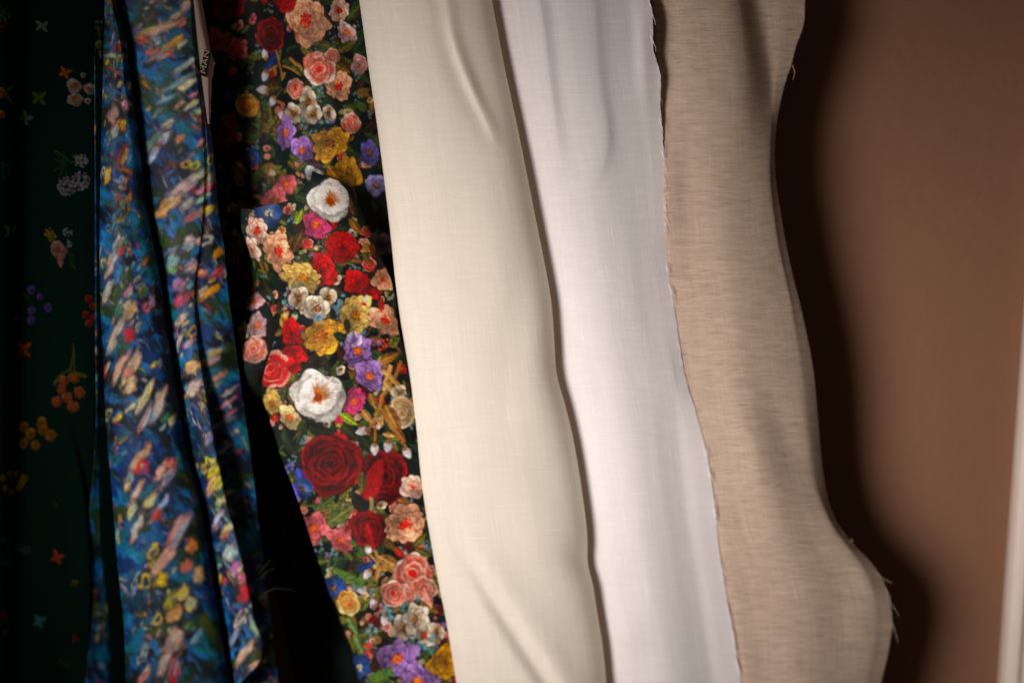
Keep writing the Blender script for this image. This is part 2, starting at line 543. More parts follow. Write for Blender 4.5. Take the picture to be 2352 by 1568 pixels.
def rose(P, x, y, R, pal, seed=0, tilt=(0, 1.0), heart=None, layers=10, ragged=0.12):
    """cabbage rose: nested off-centre petals. pal = (deep, mid, rim)"""
    R = R * 1.0
    q = P.local(x, y, R * 1.35)
    if q is None: return
    sl, m, a, b = q
    c, s = math.cos(tilt[0]), math.sin(tilt[0])
    q = (sl, m, a * c + b * s, (-a * s + b * c) / tilt[1])
    deep, mid, rim = (lin(k) for k in pal)
    rnd = random.Random(seed + int(y))
    sl_, m_, a_, b_ = q
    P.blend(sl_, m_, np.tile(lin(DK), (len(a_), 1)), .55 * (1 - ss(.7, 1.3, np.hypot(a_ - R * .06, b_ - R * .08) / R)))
    for j in range(6):
        t = j * 6.283 / 6 + rnd.uniform(-.3, .3)
        petal(P, q, t, R * .25, R * .85, R * .52, mid * .6, rim * rnd.uniform(.7, 1.0), rim * 1.05, rnd.randint(1, 999), 0, .1)
    ph = rnd.uniform(0, 6)
    for k in range(layers):
        f0 = k / layers
        rr = R * (0.92 * (1 - f0) ** 0.9 + 0.09)
        ph += 2.2 + rnd.uniform(-.4, .4)
        off = R * rnd.uniform(.14, .30) * (1 - f0)
        br = rnd.uniform(.82, 1.12)
        def f_(f, th, u, v, a, b, ph=ph, br=br, k=k):
            side = 0.5 + 0.5 * np.cos(th - ph)
            t = ss(0.55, 1.0, f + 0.12 * (noise(a * .18, b * .18, seed + k) - .5))
            col = mixc(deep, mid, np.clip(0.25 + t * 0.9, 0, 1))
            r2 = ss(0.80, 0.97, f) * side
            col = col * (1 - r2[:, None]) + rim[None, :] * r2[:, None]
            vn = 1 - .10 * (0.5 + 0.5 * np.cos(th * 26 + 3 * noise(th * 3, f * 3, seed)))
            dk = 1 - 0.75 * ss(0.86, 1.0, f) * (1 - side)
            bl_ = 0.62 + .86 * fbm(a * .14 + k, b * .14, seed + k, 3)
            vol = 1.0 - .25 * ss(-R, R, a + b)
            return col * (br * vn * dk * bl_ * vol)[:, None]
        disk(P, q, off * math.cos(ph), off * math.sin(ph), rr, rr * rnd.uniform(.84, 1.0), rnd.uniform(0, 3), f_, ragged * 1.3, seed + k, rnd.choice([3, 4, 5]), 0.10)
    if heart is not None:
        h = lin(heart)
        disk(P, q, 0, R * .05, R * .17, R * .26, .2, lambda f, th, u, v, a, b: h[None, :] * (0.7 + .6 * noise(a * .3, b * .3, 4))[:, None], .3, seed)

def leaf(P, x, y, R, ang, rgb, w=0.42, seed=0):
    q = P.local(x, y, R * 1.1)
    if q is None: return
    sl, m, a, b = q
    g = lin(rgb)
    c, s = math.cos(ang), math.sin(ang)
    u = (a * c + b * s) / (2 * R) + .5; v = -a * s + b * c
    uu = np.clip(u, 0, 1)
    wd = np.maximum(R * w * np.sin(np.pi * uu ** .8) ** .8, 1e-3)
    f = np.abs(v) / wd
    al = np.where((u > 0) & (u < 1), 1 - ss(.92, 1.0 + 1.5 / (R * w), f), 0)
    vein = np.exp(-(v / (R * .035 + .6)) ** 2)
    side = 0.5 + 0.5 * np.sin((uu * 26 - np.abs(v) / R * 9))
    col = g[None, :] * (0.62 + .5 * (v > 0) * .6 + .22 * side + .9 * vein + .5 * (noise(a * .15, b * .15, seed) - .5))[:, None]
    P.blend(sl, m, col, al * .96)

def stem(P, pts, w, rgb):
    g = lin(rgb)
    for (x0, y0), (x1, y1) in zip(pts[:-1], pts[1:]):
        L = math.hypot(x1 - x0, y1 - y0)
        q = P.local((x0 + x1) / 2, (y0 + y1) / 2, L / 2 + w * 2)
        if q is None: continue
        sl, m, a, b = q
        ax, ay = (x1 - x0) / L, (y1 - y0) / L
        u = a * ax + b * ay; v = -a * ay + b * ax + L * .05 * np.cos(u / L * 3.1)
        al = (1 - ss(w * .5, w * .5 + 1.3, np.abs(v))) * (np.abs(u) < L / 2 + 1)
        P.blend(sl, m, g[None, :] * (1.0 + .5 * v / w)[:, None], al)

def bud(P, x, y, R, ang=1.57, rgb=(214, 205, 205), cup=(150, 110, 60)):
    q = P.local(x, y, R * 1.6)
    if q is None: return
    petal(P, q, ang, -R, R * 2, R * .62, lin(rgb) * .8, lin(rgb), lin((170, 150, 140)), int(x), .15)
    petal(P, q, ang, -R * 1.2, R * .7, R * .4, lin(cup), lin(cup) * 1.2, lin(cup) * .6, int(y), 0)

def spray(P, x, y, R, rgb, n=16, seed=0, dot=2.6, core=(200, 170, 90)):
    rnd = random.Random(seed + int(x * 3 + y))
    q = P.local(x, y, R * 1.35)
    if q is None: return
    g = lin(rgb); cc = lin(core)
    for k in range(n):
        t = rnd.uniform(0, 6.28); r = R * math.sqrt(rnd.random())
        cx, cy = r * math.cos(t), r * math.sin(t)
        s_ = dot * rnd.uniform(.8, 1.4); br = rnd.uniform(.5, 1.2)
        for j in range(5):
            e = j * 1.2566 + t
            disk(P, q, cx + s_ * math.cos(e), cy + s_ * math.sin(e), s_ * .75, s_ * .75, 0, lambda f, *z: np.tile(g * br, (len(f), 1)), .1, j, soft=.8)
        disk(P, q, cx, cy, s_ * .45, s_ * .45, 0, lambda f, *z: np.tile(cc, (len(f), 1)), .1, 1, soft=.7)

PEACH = ((232, 84, 30), (248, 196, 160), (232, 96, 40))
PEACH2 = ((222, 96, 60), (248, 214, 196), (236, 120, 80))
YEL = ((170, 92, 14), (222, 172, 70), (130, 70, 10))
YEL2 = ((190, 122, 28), (230, 198, 122), (140, 90, 24))
MAG = ((190, 20, 60), (226, 90, 140), (246, 214, 228))
PUR = ((100, 50, 124), (186, 146, 202), (86, 44, 112))
REDS = ((150, 4, 10), (214, 16, 18), (120, 0, 8))
PINK = ((150, 40, 50), (222, 128, 130), (168, 60, 70))
CRM = ((150, 110, 60), (228, 214, 194), (150, 120, 90))
BLU = ((120, 140, 170), (40, 84, 150), (150, 180, 214))
WHITEP = ((226, 196, 150), (240, 230, 220), (200, 160, 110))
DKRED = ((28, 0, 4), (130, 6, 16), (176, 16, 26))
CORAL = ((196, 30, 34), (226, 60, 50), (246, 190, 170))
PROSE = ((200, 70, 56), (232, 150, 126), (248, 216, 200))
OR_CORE = ((220, 96, 16), (236, 160, 40))
RD_CORE = ((190, 30, 16), (226, 90, 40))
BR_CORE = ((100, 60, 20), (190, 140, 60))
GOLD = (168, 124, 60)
DK = (8, 10, 8)

def floral_ground(px, py, seed=0):
    base = np.zeros(px.shape + (3,))
    n = fbm(px / 60, py / 60, 3 + seed)
    n2 = fbm(px / 12, py / 12, 8 + seed)
    t = ss(.45, .6, n)[..., None]
    base[:] = lin((10, 12, 11)) * (1 - t) + lin((8, 44, 40)) * t
    g = (ss(.55, .72, n2) * ss(.35, .55, fbm(px / 40, py / 40, 21)))[..., None]
    return base * (1 - g * .8) + lin((52, 56, 26)) * g * .8

def greenery(P, n, x0, x1, y0, y1, seed, dim=1.0):
    rnd = random.Random(seed)
    for k in range(n):
        y = rnd.uniform(y0, y1)
        f = (y - y0) / (y1 - y0)
        x = rnd.uniform(x0(y) if callable(x0) else x0, x1(y) if callable(x1) else x1)
        kind = rnd.random()
        c = rnd.choice([(66, 78, 34), (48, 64, 34), (94, 92, 40), (36, 52, 30), (100, 78, 36), (60, 36, 18)])
        c = tuple(v * dim for v in c)
        if kind < .45:
            leaf(P, x, y, rnd.uniform(10, 24), rnd.uniform(0, 6.28), tuple(v * 1.25 for v in c), rnd.uniform(.3, .5), k)
        elif kind < .8:
            a = rnd.uniform(0, 6.28); L = rnd.uniform(26, 60)
            x2, y2 = x + L * math.cos(a), y + L * math.sin(a)
            stem(P, [(x, y), (x2, y2)], 1.8, c)
            for j in range(7):
                t = (j + 1) / 7.5
                for sg in (-1, 1):
                    leaf(P, x + (x2 - x) * t + sg * 5 * math.sin(a), y + (y2 - y) * t - sg * 5 * math.cos(a), 6.5, a + sg * .8, tuple(v * 1.25 for v in c), .4, j)
        else:
            spray(P, x, y, 14, rnd.choice([(110, 150, 160), (160, 90, 90), (90, 120, 120)]), 7, k, 2.0)

UPPER = [
    ('rose', 523, 8, 38, DKRED), ('bloom', 700, 48, 62, PEACH, 8, 3, RD_CORE), ('rose', 652, -6, 34, REDS),
    ('rose', 620, 82, 40, ((40, 0, 6), (120, 4, 14), (160, 14, 20))), ('bloom', 499, 92, 34, PINK, 9, 2, BR_CORE),
    ('bloom', 541, 112, 30, PINK, 7, 2, OR_CORE), ('bloom', 782, 24, 30, PEACH2, 7, 2, RD_CORE),
    ('bloom', 800, 74, 32, ((200, 120, 120), (234, 204, 204), (200, 130, 130)), 7, 2, OR_CORE),
    ('leaf', 800, 106, 26, -.5, (104, 100, 44)), ('leaf', 745, 104, 24, .2, (84, 84, 36)), ('leaf', 788, 158, 24, .5, (120, 96, 30)),
    ('bloom', 829, 150, 26, ((190, 120, 110), (222, 180, 176), (180, 110, 110)), 6, 2, None),
    ('bloom', 780, 199, 38, PEACH, 8, 3, RD_CORE), ('rose', 731, 160, 38, PROSE, (205, 24, 40)), ('rose', 766, 130, 17, PROSE),
    ('rose', 676, 204, 25, PROSE, (214, 30, 40)),
    ('leaf', 618, 150, 26, 2.4, (44, 70, 120)), ('leaf', 628, 134, 22, -.5, (38, 60, 110)),
    ('stem', [(608, 168), (640, 152), (690, 170)], 4, GOLD), ('stem', [(632, 118), (640, 152), (646, 176)], 5, GOLD),
    ('stem', [(660, 134), (680, 150), (694, 162)], 7, GOLD), ('leaf', 630, 165, 12, 1.4, (170, 128, 70)), ('leaf', 648, 176, 12, 2.2, (170, 128, 70)),
    ('bud', 606, 126, 12, -1.8), ('bud', 606, 176, 13, 2.0), ('bud', 600, 207, 14, 3.1), ('bud', 623, 234, 13, 2.1), ('bud', 643, 264, 13, 1.6),
    ('stem', [(612, 206), (648, 202)], 2.5, (110, 100, 50)), ('stem', [(627, 226), (650, 206)], 2.5, (110, 100, 50)),
    ('bloom', 564, 240, 10, YEL, 5, 1, None), ('rose', 564, 241, 27, ((190, 100, 10), (222, 160, 50), (240, 214, 140)), (226, 120, 40)),
    ('bloom', 520, 226, 24, BLU, 6, 2, BR_CORE), ('bloom', 513, 305, 40, ((120, 30, 10), (150, 70, 30), (70, 20, 10)), 7, 2, None),
    ('spray', 720, 212, 20, (70, 130, 130)), ('spray', 640, 246, 16, (190, 120, 110)), ('spray', 692, 276, 22, (90, 140, 140)), ('spray', 742, 292, 26, (90, 140, 140)),
    ('bloom', 706, 236, 36, CRM, 5, 1, BR_CORE), ('bloom', 672, 262, 30, CRM, 5, 1, BR_CORE), ('bloom', 718, 264, 24, CRM, 5, 1, BR_CORE),
    ('bloom', 752, 262, 20, CRM, 5, 1, BR_CORE),
    ('bloom', 654, 306, 42, PUR, 6, 2, OR_CORE), ('bloom', 690, 346, 36, PUR, 5, 2, OR_CORE), ('bloom', 852, 352, 34, ((60, 50, 110), (130, 120, 180), (60, 50, 110)), 6, 2, BR_CORE),
    ('rose', 809, 284, 24, PROSE), ('bloom', 760, 332, 48, YEL, 9, 3, BR_CORE), ('bloom', 803, 394, 42, YEL, 8, 3, BR_CORE),
    ('bloom', 577, 364, 26, BLU, 6, 2, BR_CORE), ('bloom', 866, 428, 30, ((90, 80, 130), (170, 160, 200), (90, 80, 130)), 6, 2, BR_CORE),
    ('leaf', 720, 378, 22, .3, (80, 50, 60)), ('bloom', 717, 404, 26, ((120, 110, 110), (200, 196, 200), (130, 120, 130)), 6, 1, None),
    ('bloom', 656, 426, 36, PINK, 7, 2, OR_CORE), ('bloom', 631, 461, 36, PINK, 8, 2, BR_CORE),
    ('leaf', 700, 450, 26, 1.0, (60, 72, 36)), ('leaf', 676, 366, 20, .4, (84, 96, 44)), ('leaf', 690, 386, 20, 2.6, (84, 96, 44)),
    ('leaf', 778, 412, 40, .9, (168, 120, 40)), ('stem', [(520, 370), (560, 400), (640, 420)], 2.5, (70, 76, 40)), ('stem', [(600, 345), (592, 400), (560, 440)], 2.5, (70, 76, 40)),
    ('bloom', 880, 560, 34, ((70, 60, 60), (150, 130, 130), (90, 80, 80)), 6, 1, None),
    ('bloom', 556, 650, 34, ((90, 30, 20), (120, 60, 44), (70, 20, 10)), 7, 2, None), ('bloom', 586, 690, 30, ((190, 120, 120), (220, 180, 178), (190, 120, 120)), 8, 2, OR_CORE),
    ('bloom', 590, 745, 34, ((190, 120, 120), (226, 190, 188), (190, 120, 120)), 8, 3, OR_CORE), ('rose', 580, 800, 30, PROSE), ('bloom', 556, 760, 26, CRM, 6, 2, None),
]
FRONT = [
    ('leaf', 700, 455, 30, .3, (60, 80, 40)), ('leaf', 684, 497, 18, -1.2, (150, 160, 40)), ('leaf', 655, 560, 30, -.7, (110, 84, 34)), ('leaf', 683, 555, 30, -1.1, (110, 80, 40)),
    ('leaf', 820, 520, 26, .9, (150, 106, 50)), ('leaf', 806, 470, 26, 1.3, (120, 90, 50)), ('bloom', 846, 566, 16, YEL2, 5, 1, None), ('leaf', 858, 575, 18, 1.3, (120, 30, 20)),
    ('bloom', 615, 488, 34, BLU, 7, 1, ((226, 214, 190), (60, 60, 50))),
    ('bloom', 588, 532, 40, PEACH2, 7, 2, RD_CORE), ('bloom', 575, 572, 32, PEACH2, 7, 2, None), ('bloom', 638, 578, 46, PEACH, 8, 3, RD_CORE),
    ('bloom', 722, 516, 40, MAG, 8, 2, OR_CORE), ('peony', 762, 460, 50), 
    ('spray', 700, 595, 22, (150, 150, 110)), ('rose', 705, 562, 13, CORAL), ('leaf', 705, 600, 20, .4, (70, 80, 44)),
    ('bloom', 739, 622, 40, REDS, 6, 2, None), ('bloom', 790, 566, 42, REDS, 8, 3, None), ('leaf', 845, 595, 18, 1.2, (110, 90, 40)), ('leaf', 825, 600, 15, .2, (120, 80, 40)),
    ('bloom', 826, 648, 36, REDS, 6, 2, None), ('bloom', 857, 674, 24, REDS, 6, 2, None), ('bloom', 882, 640, 34, PEACH, 7, 2, None),
    ('leaf', 620, 640, 20, 1.2, (44, 56, 32)), ('leaf', 625, 690, 18, 1.6, (52, 64, 34)), ('leaf', 640, 715, 16, .4, (52, 64, 34)), ('leaf', 612, 660, 26, 1.2, (60, 60, 30)),
    ('bloom', 693, 638, 50, YEL2, 10, 3, ((180, 110, 20), (214, 150, 40))), ('leaf', 770, 670, 22, .3, (80, 60, 30)),
    ('spray', 686, 668, 20, (110, 150, 160), 12), ('spray', 658, 690, 14, (100, 150, 160), 8), ('spray', 768, 700, 14, (100, 150, 160), 8), ('spray', 786, 686, 12, (100, 150, 160), 8),
    ('bloom', 684, 688, 30, CRM, 5, 1, BR_CORE), ('bloom', 752, 682, 26, CRM, 5, 1, BR_CORE), ('bloom', 726, 706, 36, CRM, 5, 2, ((130, 60, 30), (190, 150, 90))),
    ('spray', 786, 716, 16, (110, 150, 170), 10), ('bloom', 820, 722, 50, YEL2, 9, 3, ((150, 90, 10), (200, 140, 40))),
    ('bloom', 888, 735, 42, PEACH, 9, 3, RD_CORE), ('leaf', 878, 700, 16, 1.5, (170, 40, 30)), ('bud', 842, 690, 12, -1.2, (226, 220, 180), (190, 40, 30)),
    ('bud', 674, 728, 12, 1.6, (200, 200, 170), (80, 90, 40)), ('spray', 728, 742, 16, (110, 150, 170), 10), ('bloom', 652, 738, 20, YEL2, 5, 1, None),
    ('bloom', 668, 762, 36, REDS, 6, 2, None), ('bloom', 738, 768, 54, YEL, 9, 3, ((170, 80, 10), (200, 140, 40))), ('spray', 727, 728, 10, (110, 150, 170), 6),
    ('leaf', 790, 775, 24, .4, (30, 60, 44)), ('leaf', 800, 750, 18, 1.4, (44, 56, 32)),
    ('bloom', 599, 802, 26, PEACH2, 7, 2, None), ('leaf', 690, 815, 28, .6, (206, 30, 14)), ('bloom', 668, 806, 26, REDS, 5, 1, None),
    ('bloom', 592, 860, 24, YEL2, 6, 1, None), ('rose', 620, 846, 46, CORAL), ('bloom', 672, 838, 24, REDS, 5, 1, None), ('leaf', 712, 830, 24, 2.4, (50, 32, 20)), ('leaf', 746, 838, 22, 1.2, (50, 40, 20)),
    ('spray', 880, 790, 16, (190, 60, 40), 8), ('bloom', 824, 806, 40, PUR, 6, 2, OR_CORE), ('bloom', 852, 866, 40, PUR, 6, 2, OR_CORE), ('bloom', 818, 780, 20, ((150, 100, 170), (232, 220, 236), (150, 100, 170)), 4, 1, None),
    ('leaf', 896, 818, 26, -.4, (150, 106, 40)), ('stem', [(925, 830), (900, 880), (880, 910), (868, 955)], 7, GOLD), ('stem', [(880, 850), (905, 870), (930, 905)], 10, (190, 150, 90)),
    ('stem', [(900, 840), (886, 880), (904, 905)], 8, (200, 160, 100)), ('bloom', 920, 900, 22, CRM, 5, 1, None), ('rose', 926, 948, 34, ((180, 130, 70), (206, 180, 140), (226, 206, 180))),
    ('leaf', 858, 920, 20, 1.2, (160, 120, 60)), ('leaf', 905, 965, 40, 1.1, (160, 116, 60)),
    ('bloom', 811, 920, 36, MAG, 8, 2, OR_CORE), ('peony', 728, 912, 64),
    ('bloom', 622, 925, 36, YEL2, 6, 3, ((150, 80, 20), (190, 130, 60))), ('bloom', 662, 958, 32, ((170, 110, 40), (232, 210, 160), (170, 120, 60)), 6, 2, OR_CORE),
    ('leaf', 650, 905, 22, 1.8, (74, 84, 48)), ('leaf', 688, 990, 28, 1.9, (66, 74, 36)), ('leaf', 738, 990, 34, .2, (44, 48, 24)), ('leaf', 798, 990, 34, .8, (60, 66, 30)), ('leaf', 842, 1016, 34, 1.0, (44, 56, 30)),
    ('leaf', 800, 965, 24, .6, (140, 150, 40)), ('bud', 776, 968, 13, -1.5, (206, 60, 80), (160, 170, 60)),
    ('stem', [(868, 955), (862, 975), (864, 1012)], 4, GOLD), ('stem', [(862, 965), (850, 985), (838, 990)], 4, GOLD), ('stem', [(875, 935), (890, 960), (902, 985)], 3, GOLD), ('leaf', 846, 955, 20, .9, (180, 140, 90)),
    ('stem', [(905, 990), (925, 1015), (938, 1030)], 3, GOLD), ('leaf', 891, 998, 14, .2, (190, 150, 90)), ('leaf', 920, 1000, 22, .9, (150, 100, 50)), ('stem', [(864, 960), (880, 975), (880, 955)], 6, (190, 150, 100)),
    ('stem', [(640, 1030), (668, 1010), (690, 990)], 3, (90, 100, 50)), ('leaf', 665, 1025, 30, 1.0, (50, 60, 34)), ('leaf', 690, 1050, 22, 2, (50, 60, 34)), ('leaf', 650, 1000, 18, 1.6, (60, 70, 40)),
    ('rose', 758, 1066, 70, DKRED, None, 14), ('rose', 886, 1093, 58, DKRED, None, 12), ('petalred', 868, 1090, 0, 0),
    ('bud', 833, 992, 14, 2.9), ('bud', 862, 1030, 14, 1.6), ('bud', 892, 1024, 14, 1.7), ('bud', 938, 1041, 14, 1.0),
    ('spray', 668, 1072, 12, (120, 120, 190), 6), ('leaf', 690, 1100, 26, 1.2, (84, 90, 170)), ('bloom', 696, 1122, 26, BLU, 5, 1, BR_CORE), ('leaf', 676, 1130, 20, 1.3, (110, 96, 190)),
    ('leaf', 830, 1110, 24, 1.6, (90, 92, 44)), ('leaf', 816, 1140, 22, .5, (50, 58, 30)), ('leaf', 780, 1180, 44, -.6, (110, 116, 66)), ('leaf', 826, 1160, 34, .9, (34, 36, 18)),
    ('bloom', 952, 1118, 32, PEACH2, 6, 2, None), ('stem', [(690, 1160), (740, 1170), (770, 1165)], 3, (90, 110, 60)), ('leaf', 730, 1160, 20, -1.2, (80, 100, 50)), ('leaf', 752, 1150, 20, -.6, (80, 100, 50)), ('bud', 729, 1152, 9, -1.5, (206, 110, 110), (80, 90, 50)),
    ('stem', [(850, 1140), (850, 1180)], 8, (170, 150, 100)), ('leaf', 936, 1155, 22, .4, (150, 110, 60)), ('bloom', 880, 1160, 14, CRM, 4, 1, None),
    ('bloom', 722, 1214, 40, PINK, 10, 2, OR_CORE), ('bloom', 780, 1240, 36, PINK, 9, 2, OR_CORE), ('bloom', 800, 1212, 24, PINK, 6, 1, None), ('leaf', 818, 1252, 20, .6, (80, 100, 50)), ('leaf', 828, 1262, 18, 1.2, (80, 100, 50)),
    ('rose', 848, 1218, 42, ((50, 0, 6), (140, 6, 14), (178, 16, 22))), ('leaf', 850, 1232, 30, 1.3, (160, 6, 14)), ('leaf', 920, 1268, 18, .8, (196, 60, 20)),
    ('bloom', 932, 1203, 58, PEACH, 8, 3, RD_CORE), ('leaf', 968, 1240, 20, -.8, (110, 100, 44)), ('leaf', 976, 1268, 20, .4, (100, 96, 44)), ('leaf', 900, 1250, 20, .9, (110, 90, 40)),
    ('leaf', 838, 1302, 22, -.4, (44, 66, 120)), ('leaf', 870, 1292, 20, .3, (34, 54, 110)),
    ('bud', 843, 1264, 12, 1.5), ('stem', [(846, 1272), (868, 1300), (920, 1322)], 4, GOLD), ('stem', [(862, 1266), (868, 1300), (866, 1314)], 5, GOLD), ('leaf', 900, 1296, 34, .55, (176, 136, 80)),
    ('leaf', 866, 1322, 16, 1.9, (176, 136, 80)), ('leaf', 882, 1340, 16, 2.0, (150, 110, 70)), ('bud', 841, 1320, 13, 2.2), ('bud', 831, 1355, 14, 3.1), ('bud', 856, 1386, 13, 2.1), ('bud', 881, 1426, 13, 1.7),
    ('stem', [(846, 1353), (880, 1352)], 2.5, (120, 110, 60)), ('stem', [(862, 1376), (880, 1356)], 2.5, (120, 110, 60)),
    ('fern', 760, 1310, 836, 1345), ('stem', [(755, 1270), (750, 1300), (766, 1330)], 2.5, (90, 110, 60)), ('stem', [(775, 1268), (758, 1310)], 2.5, (90, 110, 60)),
    ('bloom', 764, 1352, 30, BLU, 6, 2, BR_CORE), ('rose', 798, 1388, 28, ((200, 110, 20), (230, 178, 90), (246, 224, 170)), (230, 120, 50)),
    ('rose', 952, 1316, 46, PROSE, (206, 24, 30)), ('rose', 940, 1362, 22, PROSE), ('rose', 978, 1352, 28, PROSE), ('rose', 906, 1364, 29, PROSE, (210, 40, 50)),
    ('spray', 945, 1386, 24, (90, 150, 150), 14), ('spray', 868, 1404, 16, (196, 130, 130), 9), ('spray', 890, 1412, 16, (90, 150, 160), 9), ('leaf', 990, 1395, 24, .5, (130, 104, 44)), ('leaf', 985, 1370, 26, 1.2, (216, 150, 130)),
    ('bloom', 926, 1446, 38, CRM, 5, 1, BR_CORE), ('bloom', 956, 1422, 42, CRM, 5, 2, ((130, 80, 30), (196, 160, 90))), ('bloom', 974, 1458, 28, CRM, 5, 1, RD_CORE), ('bloom', 1004, 1448, 24, CRM, 5, 1, BR_CORE),
    ('leaf', 842, 1455, 34, -.2, (90, 96, 50)), ('spray', 850, 1450, 14, (120, 160, 170), 7), ('leaf', 808, 1440, 22, 1.1, (110, 130, 80)), ('leaf', 822, 1480, 26, 1.2, (120, 136, 80)),
    ('spray', 945, 1470, 16, (100, 160, 176), 9), ('spray', 972, 1492, 22, (100, 160, 176), 12), ('spray', 1000, 1470, 16, (100, 150, 160), 9), ('leaf', 862, 1500, 20, .5, (90, 64, 64)),
    ('bloom', 909, 1514, 54, PUR, 7, 2, OR_CORE), ('bloom', 960, 1566, 50, PUR, 6, 2, OR_CORE), ('bloom', 1028, 1520, 46, ((190, 120, 10), (230, 176, 40), (150, 90, 10)), 8, 3, None),
    ('bloom', 824, 1534, 32, BLU, 6, 2, ((226, 214, 190), (100, 90, 80))), ('fern', 850, 1560, 900, 1540), ('bloom', 740, 1600, 40, PINK, 8, 2, OR_CORE), ('bloom', 860, 1640, 50, PEACH, 8, 2, RD_CORE),
]
def paint_list(P, items, surround=None):
    for n, it in enumerate(items):
        k = it[0]
        rnd = random.Random(n)
        if k == 'bloom':
            _, x, y, R, pal, np_, rg, core = it
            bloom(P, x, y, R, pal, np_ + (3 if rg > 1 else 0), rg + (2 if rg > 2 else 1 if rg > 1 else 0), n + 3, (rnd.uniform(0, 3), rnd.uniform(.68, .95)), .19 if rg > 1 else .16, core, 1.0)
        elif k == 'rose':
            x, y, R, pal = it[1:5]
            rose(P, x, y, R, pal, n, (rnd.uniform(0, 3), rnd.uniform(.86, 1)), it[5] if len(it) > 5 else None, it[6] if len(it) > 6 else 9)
        elif k == 'peony':
            _, x, y, R = it
            bloom(P, x, y, R * 1.02, ((232, 216, 196), (240, 232, 224), (222, 204, 186)), 9, 3, n, (0, 1), .1, None, 1.35)
            q = P.local(x, y, R * .95)
            w = lin((238, 230, 222))
            disk(P, q, 0, -R * .05, R * .72, R * .66, 0, lambda f, th, u, v, a, b: w[None, :] * (0.90 + .14 * fbm(a * .09, b * .09, n))[:, None], .2, n)
            g = lin((176, 120, 60))
            for j in range(7):
                t0 = -1.9 + j * .33
                petal(P, q, t0, R * .16, R * rnd.uniform(.5, .78), R * .05, g, w, g, j + 1, .3, .1, 0)
            for j in range(9):
                petal(P, q, rnd.uniform(0, 6.28), 0, R * .3, R * .07, lin((150, 30, 6)), lin((236, 150, 60)), lin((200, 90, 20)), j + 5)
            disk(P, q, 0, R * .05, R * .17, R * .12, 0, lambda f, th, u, v, a, b: mixc(lin((206, 120, 20)), lin((120, 20, 6)), noise(a * .6, b * .6, 3)), .4, n)
        elif k == 'leaf': leaf(P, *it[1:6], .42, n)
        elif k == 'stem': stem(P, it[1], it[2], it[3])
        elif k == 'bud': bud(P, *it[1:])
        elif k == 'spray': spray(P, it[1], it[2], it[3], it[4], it[5] if len(it) > 5 else 12, n)
        elif k == 'petalred':
            q = P.local(858, 1100, 60)
            petal(P, q, -1.2, -48, 100, 22, lin((176, 16, 18)), lin((150, 8, 14)), lin((60, 0, 6)), 5)
        elif k == 'fern':
            _, x0, y0, x1, y1 = it
            stem(P, [(x0, y0), (x1, y1)], 2.2, (80, 110, 50))
            a = math.atan2(y1 - y0, x1 - x0)
            for j in range(9):
                t = (j + .5) / 9
                for sg in (-1, 1):
                    leaf(P, x0 + (x1 - x0) * t - sg * 6 * math.sin(a), y0 + (y1 - y0) * t + sg * 6 * math.cos(a), 8.5, a + sg * .8, (92, 124, 56), .4, j)

def fillers(P, n, x0, x1, y0, y1, seed):
    rnd = random.Random(seed)
    for k in range(n):
        y = rnd.uniform(y0, y1); x = rnd.uniform(x0(y), x1(y))
        R = rnd.uniform(6, 17)
        t = rnd.random()
        if t < .4: bloom(P, x, y, R, rnd.choice([PEACH, PEACH2, CRM, REDS, YEL2, PINK, PUR]), rnd.randint(5, 8), 2, k, (rnd.uniform(0, 3), rnd.uniform(.6, .95)), .2, rnd.choice([OR_CORE, BR_CORE]))
        elif t < .6: rose(P, x, y, R, rnd.choice([PROSE, DKRED, CORAL]), k, (0, .9), None, 6)
        elif t < .8: bud(P, x, y, R * .7, rnd.uniform(0, 6), (206, 176, 150))
        else: spray(P, x, y, R, rnd.choice([(110, 150, 170), (200, 150, 130), (200, 190, 150)]), 8, k, 2.2)

def paint_finish(P, sat=1.08, gam=1.3, gain=1.06):
    # mottled ink and a little more contrast, as in an oil-painting reproduction
    n = fbm(P.px / 5.5, P.py / 5.5, 77, 3); n2 = fbm(P.px / 26, P.py / 26, 78, 2)
    n3 = noise(P.px / 2.2, P.py / 2.2, 79)
    c = P.c * (0.66 + .56 * n + .14 * n3)[..., None] * (.7 + .6 * n2)[..., None]
    if P.px[0, -1] > 800:
        c[1:-1] = (c[:-2] + 3 * c[1:-1] + c[2:]) / 5
        c[:, 1:-1] = (c[:, :-2] + 3 * c[:, 1:-1] + c[:, 2:]) / 5
    lum = c.mean(-1, keepdims=True)
    c = lum + (c - lum) * sat
    P.c = np.clip(c, 0.001, .86) ** gam * gain

# ------------------------------------------------------------------ flower print fabric
# lower reference for the cream edge, reused by the layers that tuck behind it
CREAM_L = [(-500, 740), (-200, 790), (0, 825), (150, 846), (300, 868), (500, 893), (700, 915), (850, 938), (1000, 953), (1100, 963), (1200, 979), (1300, 996), (1400, 1016), (1568, 1044), (1800, 1085), (2050, 1125)]
CREAM_R = [(-500, 1060), (-200, 1098), (0, 1130), (150, 1158), (300, 1190), (500, 1230), (600, 1250), (700, 1267), (780, 1273), (860, 1279), (930, 1298), (1000, 1315), (1048, 1324), (1130, 1337), (1233, 1349), (1300, 1351), (1339, 1361), (1396, 1370), (1496, 1386), (1568, 1393), (1800, 1420), (2050, 1450)]
def off(line, dx):
    return [(y, x + dx) for y, x in line]

